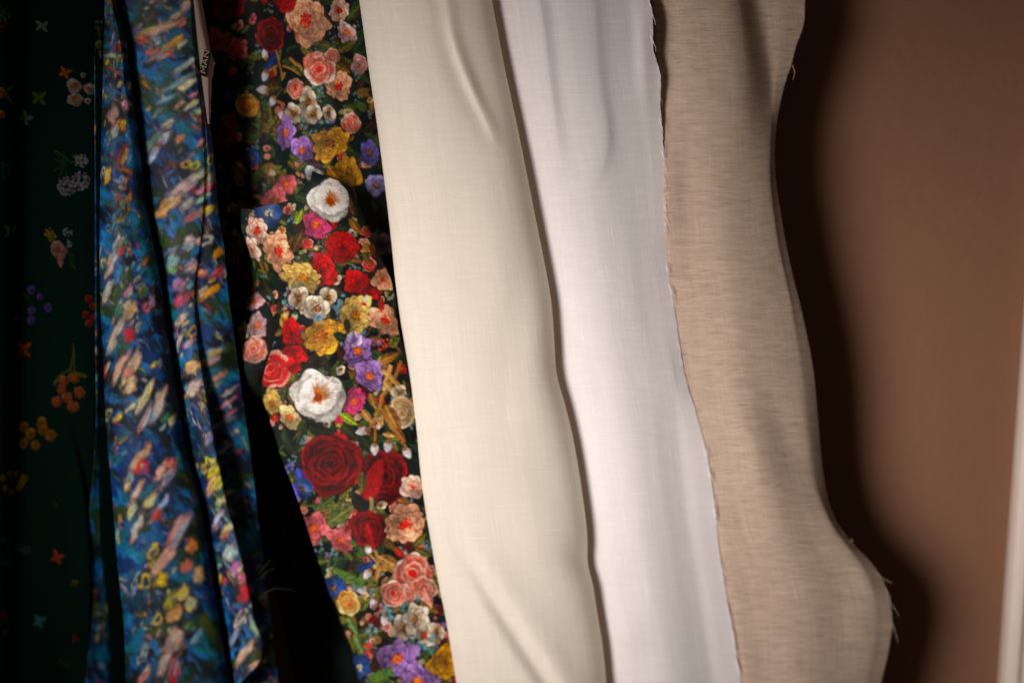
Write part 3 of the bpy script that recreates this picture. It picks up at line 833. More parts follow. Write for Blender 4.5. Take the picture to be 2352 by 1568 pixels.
fl = empty('flower_print_fabric', tuple(float(v) for v in to_world(760, 1560, -60)),
           'dark fabric printed with roses, peonies and purple blooms, left of the cream linen', 'fabric')
rails = [
    ([(-500, 400), (0, 440), (500, 490), (1000, 560), (1568, 680), (2050, 770)], [(0, -215)]),
    ([(-500, 440), (0, 470), (500, 540), (800, 556), (1000, 590), (1568, 700), (2050, 800)], [(-500, -190), (0, -190), (450, -185), (560, -180), (650, -165), (900, -105), (1000, -250), (1568, -310)]),
    ([(-500, 560), (0, 590), (450, 620), (800, 640), (1000, 680), (1568, 780), (2050, 860)], [(-500, -150), (0, -152), (430, -152), (560, -160), (650, -112), (900, -110), (1000, -230), (1568, -300)]),
    ([(-500, 690), (0, 720), (450, 750), (800, 780), (1000, 800), (1568, 900), (2050, 980)], [(-500, -52), (0, -54), (250, -56), (430, -78), (560, -130), (1000, -180), (1568, -260)]),
    (off(CREAM_L, -20), [(-500, -64), (0, -64), (250, -78), (400, -120), (560, -140), (1568, -150)]),
    (off(CREAM_L, 90), [(-500, -110), (0, -110), (400, -150), (1568, -170)]),
]
px, py, d = cloth_grid(rails, -450, 1900, 1.7)
d = d + bump(px, py, 690, 60, 60, 200, 10) + bump(px, py, 640, 350, 26, 140, -14, -.1) + 6 * (fbm(px / 90, py / 160, 5) - .5) * 2
P = Painter(px, py, d, floral_ground(px, py))
greenery(P, 340, 480, 870, -60, 700, 11)
greenery(P, 20, 560, 760, 900, 1568, 19, .35)
fillers(P, 70, lambda y: 490, lambda y: 870, -40, 700, 31)
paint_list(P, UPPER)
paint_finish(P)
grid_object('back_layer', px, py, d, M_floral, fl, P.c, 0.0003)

FL = [(395, 600), (482, 555), (531, 557), (579, 574), (640, 578), (700, 580), (780, 572), (830, 576), (881, 593), (989, 628), (1051, 647), (1118, 674), (1189, 699), (1271, 726), (1353, 754), (1434, 786), (1522, 814), (1600, 836), (1900, 910)]
FR = [(395, 770), (420, 800), (445, 812), (520, 842), (579, 866), (622, 888), (676, 906), (740, 912), (800, 926), (900, 950), (1000, 968), (1200, 990), (1400, 1030), (1568, 1060), (1900, 1110)]
flv = lambda y: pl(y, FL)
frv = lambda y: pl(y, FR)
rails = [
    (lambda y: flv(y) + 14, [(395, -122), (482, -100), (560, -120), (640, -160), (760, -166), (860, -150), (920, -126), (1568, -125), (1900, -125)]),
    (flv, [(395, -110), (482, -84), (560, -100), (640, -146), (760, -152), (860, -130), (920, -100), (1568, -95), (1900, -95)]),
    (lambda y: flv(y) + np.interp(y, [560, 650, 760, 860], [26, 46, 60, 30]), [(395, -80), (482, -58), (600, -64), (700, -78), (760, -76), (900, -56), (1568, -58)]),
    (lambda y: flv(y) * .62 + frv(y) * .38, [(395, -60), (482, -36), (700, -30), (900, -26), (1568, -34)]),
    (lambda y: flv(y) * .3 + frv(y) * .7, [(395, -48), (440, -28), (700, -16), (900, -20), (1568, -30)]),
    (frv, [(395, -80), (480, -62), (700, -50), (900, -52), (1568, -58)]),
    (lambda y: frv(y) + 2, [(395, -110), (480, -92), (700, -84), (900, -86), (1568, -92)]),
]
px, py, d = cloth_grid(rails, 380, 1900, 1.35, top=[480, 478, 480, 462, 392, 430, 450])
d = d + crease(px, py, [(480, 700), (640, 640), (760, 640)], [(480, 0), (560, 7), (760, 0)], 18, 26) \
      + bump(px, py, 860, 1180, 60, 120, 10, .2) + bump(px, py, 760, 820, 50, 110, 8) + 5 * (fbm(px / 80, py / 140, 9) - .5) * 2
P = Painter(px, py, d, floral_ground(px, py, 5))
greenery(P, 620, lambda y: flv(y), lambda y: frv(y), 470, 1600, 7)
fillers(P, 260, lambda y: flv(y), lambda y: frv(y), 470, 1600, 33)
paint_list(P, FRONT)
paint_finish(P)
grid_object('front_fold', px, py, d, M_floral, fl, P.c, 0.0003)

# ------------------------------------------------------------------ blue painterly fabric
AL = [(-500, 236), (0, 240), (367, 232), (524, 230), (691, 232), (825, 239), (925, 243), (1048, 252), (1148, 262), (1280, 272), (1446, 289), (1568, 293), (2050, 330)]
AR = [(-500, 225), (0, 266), (67, 284), (200, 304), (334, 321), (501, 341), (624, 366), (758, 384), (858, 401), (992, 421), (1048, 431), (1148, 458), (1280, 481), (1397, 500), (1568, 526), (2050, 600)]
BR = [(-500, 400), (0, 444), (67, 452), (134, 458), (217, 470), (284, 482), (384, 494), (524, 508), (557, 514), (658, 523), (758, 537), (858, 550), (942, 562), (1048, 577), (1214, 596), (1400, 620), (1568, 640), (2050, 700)]
RG = [(-500, 390), (0, 434), (134, 444), (284, 462), (400, 468), (524, 462), (684, 446), (760, 452), (942, 480), (1048, 500), (1148, 521), (1247, 548), (1347, 571), (1430, 591), (1480, 606), (1519, 598), (1568, 553), (1620, 480), (1700, 420)]
bl = empty('blue_painterly_fabric', tuple(float(v) for v in to_world(400, 1560, -50)),
           'pleated blue fabric with painterly pond print and a white lettered selvedge', 'fabric')
SL = [(-500, 214), (800, 222), (991, 222), (1081, 214), (1247, 199), (1380, 193), (1546, 195), (2050, 200)]
al = lambda y: pl(y, AL); ar = lambda y: pl(y, AR); br_ = lambda y: pl(y, BR); rg = lambda y: pl(y, RG)
rails = [
    (off(SL, 10), [(0, -110)]),
    (SL, [(0, -100), (1000, -98), (1568, -92)]),
    (lambda y: pl(y, SL) * .5 + al(y) * .5, [(0, -108), (1000, -112), (1568, -112)]),
    (lambda y: al(y) + 6, [(0, -110), (1000, -130), (1568, -176)]),
    (lambda y: al(y) + 14, [(0, -90), (1568, -130)]),
    (lambda y: al(y) + 0, [(0, -30)]),
    (lambda y: al(y) * .78 + ar(y) * .22, [(-500, -20), (0, -18), (500, -2), (1568, 4)]),
    (lambda y: al(y) * .4 + ar(y) * .6, [(-500, -16), (0, -14), (500, 0), (1568, 6)]),
    (lambda y: ar(y) - 6, [(0, -26)]),
    (lambda y: ar(y), [(0, -42)]),
    (lambda y: ar(y) - 12, [(0, -66)]),
]
px, py, d = cloth_grid(rails, -450, 1950, 1.6)
def blue_ground(px, py, sd):
    # broad brush patches of blue, teal, navy and olive, brushed along a slant
    u = px * .82 + py * .57; v = -px * .57 + py * .82
    n = fbm(u / 60, v / 60, 31 + sd); n2 = fbm(u / 45, v / 45, 57 + sd); n3 = fbm(px / 30, py / 55, 77 + sd)
    cs = [(12, 56, 108), (20, 100, 152), (14, 106, 122), (56, 122, 172), (8, 22, 48), (30, 62, 34), (64, 74, 26)]
    base = np.zeros(px.shape + (3,)); base[:] = lin(cs[1])
    for c, mk in ((2, ss(.5, .6, n2)), (3, ss(.58, .68, n3)), (0, ss(.55, .64, n)), (5, ss(.54, .60, 1 - n)), (6, ss(.60, .66, 1 - n) * ss(.4, .6, n3)), (4, ss(.56, .64, 1 - n2))):
        base = base * (1 - mk[..., None]) + lin(cs[c]) * mk[..., None]
    # bristle streaks run the other diagonal
    u2 = (px * .5 + py * .87) / 34; v2 = (-px * .87 + py * .5) / 5.5
    st = fbm(u2, v2, 91 + sd, 3)
    base = base * (0.6 + 0.9 * st)[..., None]
    dkp = (ss(.5, .66, fbm(u / 70, v / 38, 131 + sd)) * .75)[..., None]
    base = base * (1 - dkp) + lin((14, 26, 20)) * (.5 + st[..., None]) * dkp
    lt = (ss(.66, .78, st) * .5)[..., None]
    return base * (1 - lt) + lin((70, 130, 180)) * lt
STROKE = [((214, 190, 150), 4), ((206, 160, 134), 3), ((70, 130, 90), 3), ((40, 120, 170), 4), ((180, 200, 190), 3), ((150, 190, 200), 3), ((226, 196, 60), 2.2), ((214, 150, 170), 3), ((206, 30, 44), 1.5), ((60, 110, 50), 1.6), ((226, 150, 60), 2), ((130, 170, 200), 2), ((226, 226, 190), 3)]
def soften(P, n):
    # ink bleeding of the brush print
    for _ in range(n):
        c = P.c
        c[1:-1] = (c[:-2] + 2 * c[1:-1] + c[2:]) / 4
        c[:, 1:-1] = (c[:, :-2] + 2 * c[:, 1:-1] + c[:, 2:]) / 4
def daub(P, x, y, L, W, ang, rgb, seed, ring=False):
    q = P.local(x, y, max(L, W) * 1.3)
    if q is None: return
    sl, m, a, b = q
    c, s = math.cos(ang), math.sin(ang)
    u = a * c - b * s; v = a * s + b * c        # b grows downwards: ang measured upwards
    wob = 2.0 * W * .25 * (noise(u / L * 2.5 + seed, seed, seed) - .5)
    r = np.hypot(u / L, (v + wob) / W) + .8 * (fbm(u / L * 2.2, v / W * 1.5, seed, 3) - .5)
    g = lin(rgb)
    st = fbm(u / L * 1.6, v * .45, seed + 1, 3)
    alt = lin(STROKE[seed % len(STROKE)][0])
    tb = ss(.5, .62, fbm(u / L * 1.2, v * .3, seed + 5, 2))[:, None] * .7
    col = (g[None, :] * (1 - tb) + alt[None, :] * tb) * (.25 + 1.3 * st)[:, None]
    dkm = np.exp(-((r - 1.05) / .2) ** 2)[:, None]
    halo = 1 - ss(1.0, 1.4, r)
    P.blend(sl, m, np.tile(lin((8, 20, 30)), (len(r), 1)), halo * .42)
    if ring:
        al_ = (1 - ss(.85, 1.05, r)) * ss(.35, .6, r)
    else: al_ = 1 - ss(.55, 1.12, r)
    pink = ss(.62, .9, r)[:, None] * .5
    col = col * (1 - pink) + lin((150, 70, 90)) * pink * (1 if seed % 3 else .3) + col * pink * (0 if seed % 3 else .7)
    P.blend(sl, m, col, al_ * .84)
def pick(rnd):
    t = rnd.uniform(0, sum(w for _, w in STROKE))
    for c, w in STROKE:
        t -= w
        if t <= 0: return c
    return STROKE[0][0]
def paint_pond(P, x0, x1, y0, y1, ang, seed, special, density=1.0):
    rnd = random.Random(seed)
    # rafts of lily strokes lying along slanting bands
    y = y0
    while y < y1:
        xa, xb = x0(y), x1(y)
        W = xb - xa
        cx = rnd.uniform(xa, xb)
        n = int(rnd.uniform(9, 20) * density)
        sw, sh = rnd.uniform(34, 62), rnd.uniform(14, 34)
        pal = [pick(rnd) for _ in range(3)]
        a_ = ang + rnd.uniform(-.18, .18)
        for k in range(n):
            u = rnd.gauss(0, sw * .6); v = rnd.gauss(0, sh * .6)
            x_ = cx + u * math.cos(a_) + v * math.sin(a_); y_ = y - u * math.sin(a_) + v * math.cos(a_)
            c = rnd.choice(pal) if rnd.random() < .7 else pick(rnd)
            L = rnd.uniform(6, 20); 
            daub(P, x_, y_, L * 1.15, L * rnd.uniform(.34, .6), a_ + rnd.uniform(-.25, .25), c, rnd.randint(1, 9999), rnd.random() < .22)
        y += rnd.uniform(44, 84)
    for k in range(int((y1 - y0) * .12)):
        y = rnd.uniform(y0, y1)
        daub(P, rnd.uniform(x0(y), x1(y)), y, rnd.uniform(10, 30), rnd.uniform(3, 9), ang + rnd.uniform(-.3, .3) - (1.5 if k % 3 else 0), rnd.choice([(40, 66, 28), (20, 40, 110), (60, 70, 24), (20, 110, 150), (70, 116, 190), (24, 18, 60), (30, 90, 60)]), rnd.randint(1, 9999))
    for it in special:
        daub(P, it[0], it[1], it[2] * 1.12, it[3] * 1.2, it[4], it[5], int(it[0] + it[1]), len(it) > 6)
    # loose single strokes
    for k in range(int((y1 - y0) * .05 * density)):
        y = rnd.uniform(y0, y1)
        daub(P, rnd.uniform(x0(y), x1(y)), y, rnd.uniform(6, 13), rnd.uniform(3, 5), ang + rnd.uniform(-.3, .3), pick(rnd), rnd.randint(1, 9999))
A_SPEC = [(275, 290, 18, 14, 1.1, (206, 40, 40)), (292, 240, 14, 12, 1.2, (196, 120, 150)), (258, 262, 22, 12, 1.2, (190, 140, 140)), (284, 285, 12, 6, 1.2, (226, 190, 60)),
          (262, 302, 14, 8, 1.2, (190, 204, 196)), (284, 355, 26, 9, 1.15, (206, 60, 30)), (288, 360, 20, 5, 1.15, (232, 190, 70)), (244, 405, 20, 8, 1.2, (226, 180, 60)),
          (265, 555, 20, 5, 1.1, (206, 214, 206)), (280, 552, 18, 5, 1.1, (206, 214, 206)), (255, 600, 40, 9, 1.1, (200, 210, 210)), (276, 578, 12, 9, 1, (206, 60, 50)), (245, 665, 34, 10, 1.1, (196, 206, 206)),
          (296, 703, 20, 9, 1.1, (230, 196, 60)), (304, 716, 26, 10, 1.0, (232, 190, 160)), (330, 668, 18, 12, 1.4, (50, 110, 50)), (340, 705, 13, 11, 1, (206, 40, 60)), (352, 690, 16, 8, 1.2, (190, 150, 180)),
          (262, 770, 48, 10, 1.1, (232, 200, 176)), (296, 765, 17, 13, 1, (206, 20, 50)), (318, 750, 18, 5, 1.2, (220, 214, 210)), (272, 845, 44, 9, 1.05, (226, 170, 150)), (303, 840, 44, 11, 1.1, (232, 196, 160)), (292, 853, 15, 10, .8, (206, 50, 70)), (240, 850, 16, 6, 1.3, (206, 20, 30)),
          (298, 885, 22, 12, 1.0, (226, 190, 150)), (336, 905, 44, 9, 1.1, (214, 214, 176)), (368, 930, 46, 12, 1.15, (232, 200, 160)), (335, 960, 40, 8, 1.1, (190, 200, 200)), (320, 1050, 46, 12, 1.0, (230, 180, 130)), (324, 1070, 20, 13, 1.1, (214, 20, 36)), (324, 1068, 7, 3, 1.1, (226, 170, 40)),
          (372, 1080, 32, 10, 1.0, (230, 176, 160)), (390, 1095, 34, 9, 1.05, (226, 180, 150)), (395, 1062, 14, 10, 1, (200, 30, 60)), (310, 1130, 34, 7, 1.0, (226, 200, 190)), (345, 1150, 26, 10, .9, (214, 216, 140)), (300, 1175, 24, 9, 1.1, (200, 210, 190)), (370, 1165, 44, 7, 1.0, (170, 190, 220)), (362, 1180, 15, 10, .9, (206, 90, 40)),
          (310, 1215, 40, 10, 1.1, (226, 190, 170)), (350, 1265, 20, 10, 1.1, (230, 200, 40), 1), (357, 1290, 20, 9, 1, (220, 190, 50)), (410, 1220, 60, 16, 1.0, (214, 150, 140)), (440, 1250, 20, 12, 1.2, (200, 120, 60)), (380, 1285, 46, 12, 1.0, (222, 176, 160)),
          (332, 1335, 20, 12, 1.0, (226, 206, 40), 1), (372, 1328, 18, 13, .8, (226, 200, 40)), (430, 1300, 22, 12, 1.2, (196, 110, 90)), (462, 1320, 22, 13, 1.3, (206, 180, 110)), (395, 1375, 24, 12, 1.0, (214, 200, 70)), (420, 1360, 22, 14, .9, (230, 200, 70)), (440, 1385, 20, 12, 1, (214, 196, 110)), (400, 1408, 24, 14, .9, (226, 170, 90)), (358, 1422, 16, 9, 1.1, (226, 200, 50), 1),
          (435, 1436, 15, 14, 1, (30, 110, 40)), (398, 1465, 36, 18, 1.1, (226, 176, 150)), (376, 1520, 40, 10, 1.2, (230, 190, 160)), (402, 1540, 34, 12, 1.4, (206, 20, 40)), (330, 1550, 30, 8, 1.0, (206, 196, 170)), (455, 1460, 26, 7, 1, (110, 160, 180))]
P = Painter(px, py, d, blue_ground(px, py, 0))
paint_pond(P, lambda y: pl(y, SL), ar, -30, 1600, 1.08, 3, A_SPEC, .32)
soften(P, 4)
paint_finish(P, 1.12, 1.12, 1.04)
grid_object('front_pleat', px, py, d, M_blue, bl, P.c, 0.0003)

rails = [
    (lambda y: ar(y) - 14, [(0, -80)]),
    (lambda y: ar(y) + 2, [(0, -70)]),
    (lambda y: ar(y) + 12, [(0, -52)]),
    (lambda y: np.minimum(ar(y) * .75 + rg(y) * .25 + 10, rg(y) - 12), [(-500, -36), (0, -36), (684, -30), (1000, -30), (1568, -24)]),
    (lambda y: np.minimum(ar(y) * .35 + rg(y) * .65 + 4, rg(y) - 5), [(-500, -30), (0, -30), (684, -22), (1000, -16), (1568, -14)]),
    (lambda y: rg(y), [(-500, -34), (0, -34), (684, -24), (1000, -18), (1568, -18)]),
    (lambda y: rg(y) + np.interp(y, [600, 1100], [3, -4]), [(-500, -38), (0, -36), (500, -31), (684, -28), (860, -31), (1000, -36), (1568, -44)]),
    (lambda y: rg(y) + np.interp(y, [0, 600, 1100], [5, 10, 4]), [(-500, -42), (0, -42), (500, -35), (684, -32), (860, -40), (1000, -62), (1568, -84)]),
    (lambda y: rg(y) * .4 + br_(y) * .6, [(-500, -44), (0, -44), (500, -38), (684, -37), (860, -46), (1000, -66), (1568, -90)]),
    (br_, [(-500, -50), (0, -50), (500, -52), (684, -52), (860, -64), (1000, -76), (1568, -98)]),
]
px, py, d = cloth_grid(rails, -450, 1950, 1.6)
B_SPEC = [(400, 40, 40, 8, .75, (226, 196, 130)), (433, 12, 20, 12, .8, (226, 190, 160)), (415, 52, 16, 10, .6, (206, 20, 50)), (345, 70, 46, 8, .4, (220, 190, 90)), (370, 66, 40, 7, .4, (226, 190, 160)), (327, 90, 15, 9, .2, (196, 30, 20)),
          (390, 105, 40, 10, .6, (226, 180, 80)), (372, 125, 30, 9, .4, (232, 196, 170)), (386, 122, 12, 5, .2, (200, 20, 70)), (347, 118, 18, 7, .3, (214, 120, 120)), (420, 100, 16, 4, .7, (230, 230, 220)), (430, 146, 34, 6, .6, (200, 214, 200)), (410, 190, 50, 6, .55, (160, 190, 200)), (430, 193, 26, 8, .45, (232, 220, 180)), (380, 228, 28, 5, .5, (150, 190, 200)), (442, 240, 22, 6, .6, (210, 220, 210)),
          (383, 285, 24, 8, .6, (206, 180, 150)), (355, 330, 42, 16, .8, (180, 204, 214)), (372, 320, 26, 9, .8, (226, 226, 230)), (356, 342, 24, 5, .9, (196, 60, 90)), (353, 340, 7, 5, 0, (230, 200, 60)), (345, 360, 30, 8, .8, (190, 204, 226)),
          (428, 375, 14, 8, .4, (222, 206, 40), 1), (450, 378, 14, 8, .5, (222, 206, 40), 1), (486, 365, 14, 8, .8, (222, 206, 40), 1), (425, 425, 50, 12, .75, (222, 170, 160)), (460, 400, 30, 9, .6, (200, 204, 180)), (480, 415, 30, 10, .8, (222, 200, 50)), (475, 430, 30, 8, .5, (226, 160, 180)), (430, 465, 24, 9, .7, (216, 180, 130)), (470, 455, 26, 7, .6, (170, 210, 200)), (380, 475, 36, 13, .7, (220, 190, 140)), (452, 495, 30, 8, .5, (216, 120, 90)), (485, 480, 20, 8, .3, (226, 200, 80)),
          (437, 555, 18, 14, .3, (214, 190, 190)), (472, 550, 20, 11, .5, (206, 220, 210), 1), (392, 600, 22, 15, .4, (160, 206, 206)), (393, 620, 14, 8, .3, (100, 160, 60)), (444, 612, 18, 14, .3, (214, 170, 160)), (505, 580, 16, 9, .5, (226, 150, 50)), (465, 627, 13, 9, .4, (214, 100, 50)), (500, 625, 22, 10, .6, (206, 60, 50)), (407, 655, 20, 12, .5, (214, 130, 190)), (410, 690, 20, 14, .8, (220, 100, 140)), (428, 680, 16, 7, 1.2, (200, 50, 30)), (440, 655, 12, 8, .5, (150, 190, 170)), (490, 668, 26, 8, .6, (226, 160, 40)), (448, 672, 11, 6, .3, (200, 90, 40)),
          (410, 737, 26, 9, .8, (222, 190, 160)), (446, 760, 16, 8, .9, (200, 170, 100), 1), (408, 790, 26, 6, 1.0, (206, 196, 190)), (495, 810, 20, 7, .5, (214, 180, 90)), (488, 830, 20, 6, .6, (206, 150, 140)), (438, 842, 22, 14, .4, (226, 180, 150)), (505, 865, 26, 7, .6, (206, 140, 110)), (440, 890, 30, 13, .7, (226, 190, 170)), (530, 900, 26, 4, .6, (190, 200, 190)), (520, 930, 30, 4, .6, (206, 150, 150)), (530, 950, 26, 5, .6, (170, 60, 50)), (510, 975, 30, 5, .5, (190, 170, 150)), (480, 1005, 18, 9, 1.2, (200, 150, 150)),
          (475, 1070, 22, 12, .8, (222, 206, 50), 1), (490, 1085, 26, 12, .8, (226, 206, 60)), (485, 1115, 30, 11, .9, (230, 180, 130)), (498, 1110, 20, 10, .9, (222, 206, 70)), (502, 1150, 18, 9, .8, (190, 216, 150)), (495, 1190, 26, 7, .8, (190, 196, 214)), (520, 1215, 28, 8, .9, (206, 200, 160)), (515, 1228, 12, 6, .9, (206, 40, 30)), (525, 1270, 22, 15, .9, (190, 214, 206)), (500, 1290, 16, 8, 1.3, (20, 110, 50)), (540, 1305, 20, 12, 1, (190, 110, 170)), (512, 1335, 12, 8, .6, (206, 30, 80)), (558, 1330, 18, 12, 1.2, (226, 130, 140)), (560, 1360, 22, 14, .9, (214, 40, 60)), (548, 1430, 24, 10, .9, (226, 200, 190)), (535, 1465, 30, 8, .9, (170, 190, 214)), (555, 1500, 38, 10, .9, (226, 200, 170)), (580, 1440, 30, 7, 1.9, (160, 190, 150)), (540, 1545, 20, 6, .9, (60, 70, 150))]
P = Painter(px, py, d, blue_ground(px, py, 9))
paint_pond(P, ar, br_, -30, 1600, .66, 8, B_SPEC, .35)
soften(P, 4)
paint_finish(P, 1.12, 1.12, 1.04)
grid_object('rear_pleat', px, py, d, M_blue, bl, P.c, 0.0003)

# white selvedge with block lettering
rails = [
    (lambda y: br_(y) - 16, [(0, -54)]),
    (lambda y: np.interp(y, [-500, 0, 60, 117, 144, 184, 250, 290], [430, 452, 462, 474, 478, 478, 480, 481]), [(0, -44)]),
    (lambda y: np.interp(y, [-500, 0, 60, 117, 144, 184, 250, 290], [420, 464, 474, 484, 493, 486, 483, 482]), [(0, -58)]),
]
px, py, d = cloth_grid(rails, -300, 285, 3)
grid_object('selvedge', px, py, d, M_selv, bl, None, 0.0003)
sv = bpy.data.objects['selvedge']

def flat_poly(name, polys, depth, mat, parent, thick=0.00008):
    V = []; F = []
    for p in polys:
        b0 = len(V)
        n = len(p)
        for dd in (depth, depth - thick / S):
            for (x, y) in p:
                V.append(tuple(float(v) for v in to_world(x, y, dd)))
        F.append(tuple(range(b0, b0 + n))); F.append(tuple(range(b0 + 2 * n - 1, b0 + n - 1, -1)))
        for i in range(n):
            j = (i + 1) % n
            F.append((b0 + i, b0 + n + i, b0 + n + j, b0 + j))
    me = bpy.data.meshes.new(name); me.from_pydata(V, [], F); me.materials.append(mat)
    o = bpy.data.objects.new(name, me); put(o); attach(o, parent); return o
blk = flat_poly('label_block', [[(470, 113), (486, 118), (474, 178), (458, 172)]], -38, M_black, sv)
# letters run bottom to top: local frame origin at the lower end
ex = np.array([12.0, -60.0]) / 61.2      # reading direction
ey = np.array([-16.0, -5.0]) / 16.8      # letter up direction (towards the left)
o0 = np.array([471.5, 170.5])
def seg2(a, b, w):
    a = np.array(a, float); b = np.array(b, float)
    t = (b - a) / np.linalg.norm(b - a); n = np.array([-t[1], t[0]]) * w / 2
    return [a + n, b + n, b - n, a - n]
LET = {'M': [((0, 0), (0, 10)), ((0, 10), (5, 3)), ((5, 3), (10, 10)), ((10, 10), (10, 0))],
       'A': [((0, 0), (5, 10)), ((5, 10), (10, 0)), ((2.4, 3.4), (7.6, 3.4))],
       'N': [((0, 0), (0, 10)), ((0, 10), (10, 0)), ((10, 0), (10, 10))]}
for i, ch in enumerate('MAN'):
    polys = []
    for a, b in LET[ch]:
        q = seg2(a, b, 1.9)
        polys.append([tuple(o0 + ex * (i * 18.2 + 2 + p[0] * 1.35) + ey * (p[1] * 1.25 + .6)) for p in q])
    flat_poly('letter', polys, -37, M_selv, sv)

# loose threads: curved tapering tubes
def threads(name, items, mat, parent=None):
    V = []; F = []
    for pts, r in items:
        W = np.array([to_world(x, y, dd) for x, y, dd in pts])
        # resample smooth
        t = np.linspace(0, len(W) - 1, max(4, 4 * len(W)))
        W = np.stack([np.interp(t, np.arange(len(W)), W[:, k]) for k in range(3)], 1)
        if len(W) > 6:
            W[1:-1] = (W[:-2] + 2 * W[1:-1] + W[2:]) / 4
        b0 = len(V); n = 5
        for i, c in enumerate(W):
            rr = r * S * (1 - .6 * i / (len(W) - 1))
            tg = W[min(i + 1, len(W) - 1)] - W[max(i - 1, 0)]; tg /= np.linalg.norm(tg) + 1e-9
            a = np.cross(tg, (0, 1, 0)); a /= np.linalg.norm(a) + 1e-9; b = np.cross(tg, a)
            for k in range(n):
                th = 6.2832 * k / n
                V.append(tuple(c + rr * (a * math.cos(th) + b * math.sin(th))))
        for i in range(len(W) - 1):
            for k in range(n):
                k2 = (k + 1) % n
                F.append((b0 + i * n + k, b0 + i * n + k2, b0 + (i + 1) * n + k2, b0 + (i + 1) * n + k))
        F.append(tuple(range(b0, b0 + n))); F.append(tuple(range(b0 + len(W) * n - 1, b0 + len(W) * n - n - 1, -1)))
    me = bpy.data.meshes.new(name); me.from_pydata(V, [], F); me.materials.append(mat)
    for p in me.polygons: p.use_smooth = True
    o = bpy.data.objects.new(name, me); put(o)
    if parent: attach(o, parent)
    return o
rnd = random.Random(4)
it = []
for k in range(26):
    y = 130 + k * 6 + rnd.uniform(-2, 2)
    x = float(np.interp(y, [117, 144, 184, 250, 290], [484, 493, 486, 483, 482]))
    it.append(([(x - 3, y, -45), (x + rnd.uniform(1, 3.5), y + rnd.uniform(0, 3), -45)], .5))
threads('frayed_edge', it, M_selv, sv)['kind'] = 'stuff'
for t_ in [([(598, 1370, -50), (625, 1358, -48), (640, 1345, -46), (643, 1328, -46)], .3), ([(606, 1362, -50), (630, 1350, -46), (660, 1352, -44), (684, 1360, -44)], .3),
                         ([(590, 1322, -52), (608, 1300, -50), (622, 1285, -48)], .3), ([(592, 1334, -52), (612, 1312, -50), (632, 1304, -48)], .3), ([(596, 1345, -52), (606, 1330, -50), (612, 1312, -50)], .6)][1:4]:
    threads('loose_thread', [t_], M_thread_g, bl)

# ------------------------------------------------------------------ dark green fabric
gr = empty('dark_green_fabric', tuple(float(v) for v in to_world(100, 1560, -120)),
           'very dark green fabric scattered with tiny wildflower sprigs, hanging at the far left', 'fabric')
rails = [
    ([(0, -190), (1568, -190)], [(0, -120)]),
    ([(0, -90), (1568, -110)], [(0, -70)]),
    ([(0, 10), (1568, -10)], [(0, -74)]),
    ([(0, 75), (1568, 60)], [(0, -122), (1000, -130), (1568, -118)]),
    ([(0, 150), (1000, 150), (1568, 130)], [(0, -100), (800, -96), (1568, -120)]),
    ([(0, 205), (900, 205), (1568, 190)], [(0, -96), (900, -96), (1568, -110)]),
    ([(0, 270), (1568, 250)], [(0, -120)]),
    ([(0, 320), (1568, 330)], [(0, -170)]),
]
px, py, d = cloth_grid(rails, -450, 1950, 2.2)
d = d + crease(px, py, [(950, 150), (1100, 185), (1300, 205), (1568, 196)], [(950, 0), (1100, 14), (1568, 20)], 30, 8) + crease(px, py, [(0, 100), (1568, 80)], [(-400, 5), (1568, 8)], 30, 30)
base = np.zeros(px.shape + (3,)); base[:] = lin((3, 21, 15))
P = Painter(px, py, d, base)
OR = ((226, 120, 40), (232, 130, 60), (150, 60, 20))
def daisy(x, y, R, pal=((240, 220, 200), (240, 228, 214), (226, 190, 170)), n=7, core=OR_CORE):
    bloom(P, x, y, R, pal, n, 1, int(x), (0, 1), .36, core, 1.1)
def moth(x, y, R, rgb, ang=0):
    for t, s in ((-.7, 1), (.7, .8), (3.84, 1), (2.44, .8)):
        leaf(P, x + math.cos(t + ang) * R * .55, y + math.sin(t + ang) * R * .55, R * .62 * s, t + ang, rgb, .55, int(x))
def puff(x, y, R, rgb, n=46):
    q = P.local(x, y, R * 1.3)
    rr = random.Random(int(x + y)); g = lin(rgb)
    for k in range(n):
        t = rr.uniform(0, 6.28); r = R * math.sqrt(rr.random()); br = rr.uniform(.3, 1.1)
        disk(P, q, r * math.cos(t), r * math.sin(t), 2.4, 2.4, 0, lambda f, *z: np.tile(g * br, (len(f), 1)), .3, k, soft=.8)
G1 = (70, 110, 50); G2 = (120, 120, 40)
stem(P, [(144, 350), (150, 380), (146, 420)], 2, (50, 90, 50)); stem(P, [(120, 345), (160, 370), (190, 372)], 2.5, G1)
for a_ in (-2.6, -2.2, -1.8, 2.6, 2.0): leaf(P, 146 + 16 * math.cos(a_), 378 + 16 * math.sin(a_), 16, a_, (44, 84, 46), .16)
leaf(P, 180, 360, 18, .1, G1, .25)
puff(187, 367, 15, (214, 206, 214)); puff(185, 414, 22, (214, 206, 214), 80); puff(151, 428, 22, (206, 200, 210), 80)
moth(94, 62, 16, (150, 160, 150)); moth(147, 166, 15, (214, 120, 60), .4); moth(88, 228, 18, (116, 120, 40)); moth(60, 272, 18, (140, 150, 110), .6)
moth(28, 532, 18, (150, 150, 90)); moth(55, 803, 20, (196, 90, 40)); moth(129, 1280, 16, (214, 90, 50), .5); moth(90, 1426, 17, (80, 160, 160), .3)
stem(P, [(196, 205), (236, 165)], 1.6, (50, 90, 60)); stem(P, [(190, 225), (225, 175)], 1.4, (50, 90, 60))
daisy(169, 197, 17); daisy(172, 227, 18); daisy(207, 203, 13); daisy(204, 231, 7); daisy(193, 173, 6)
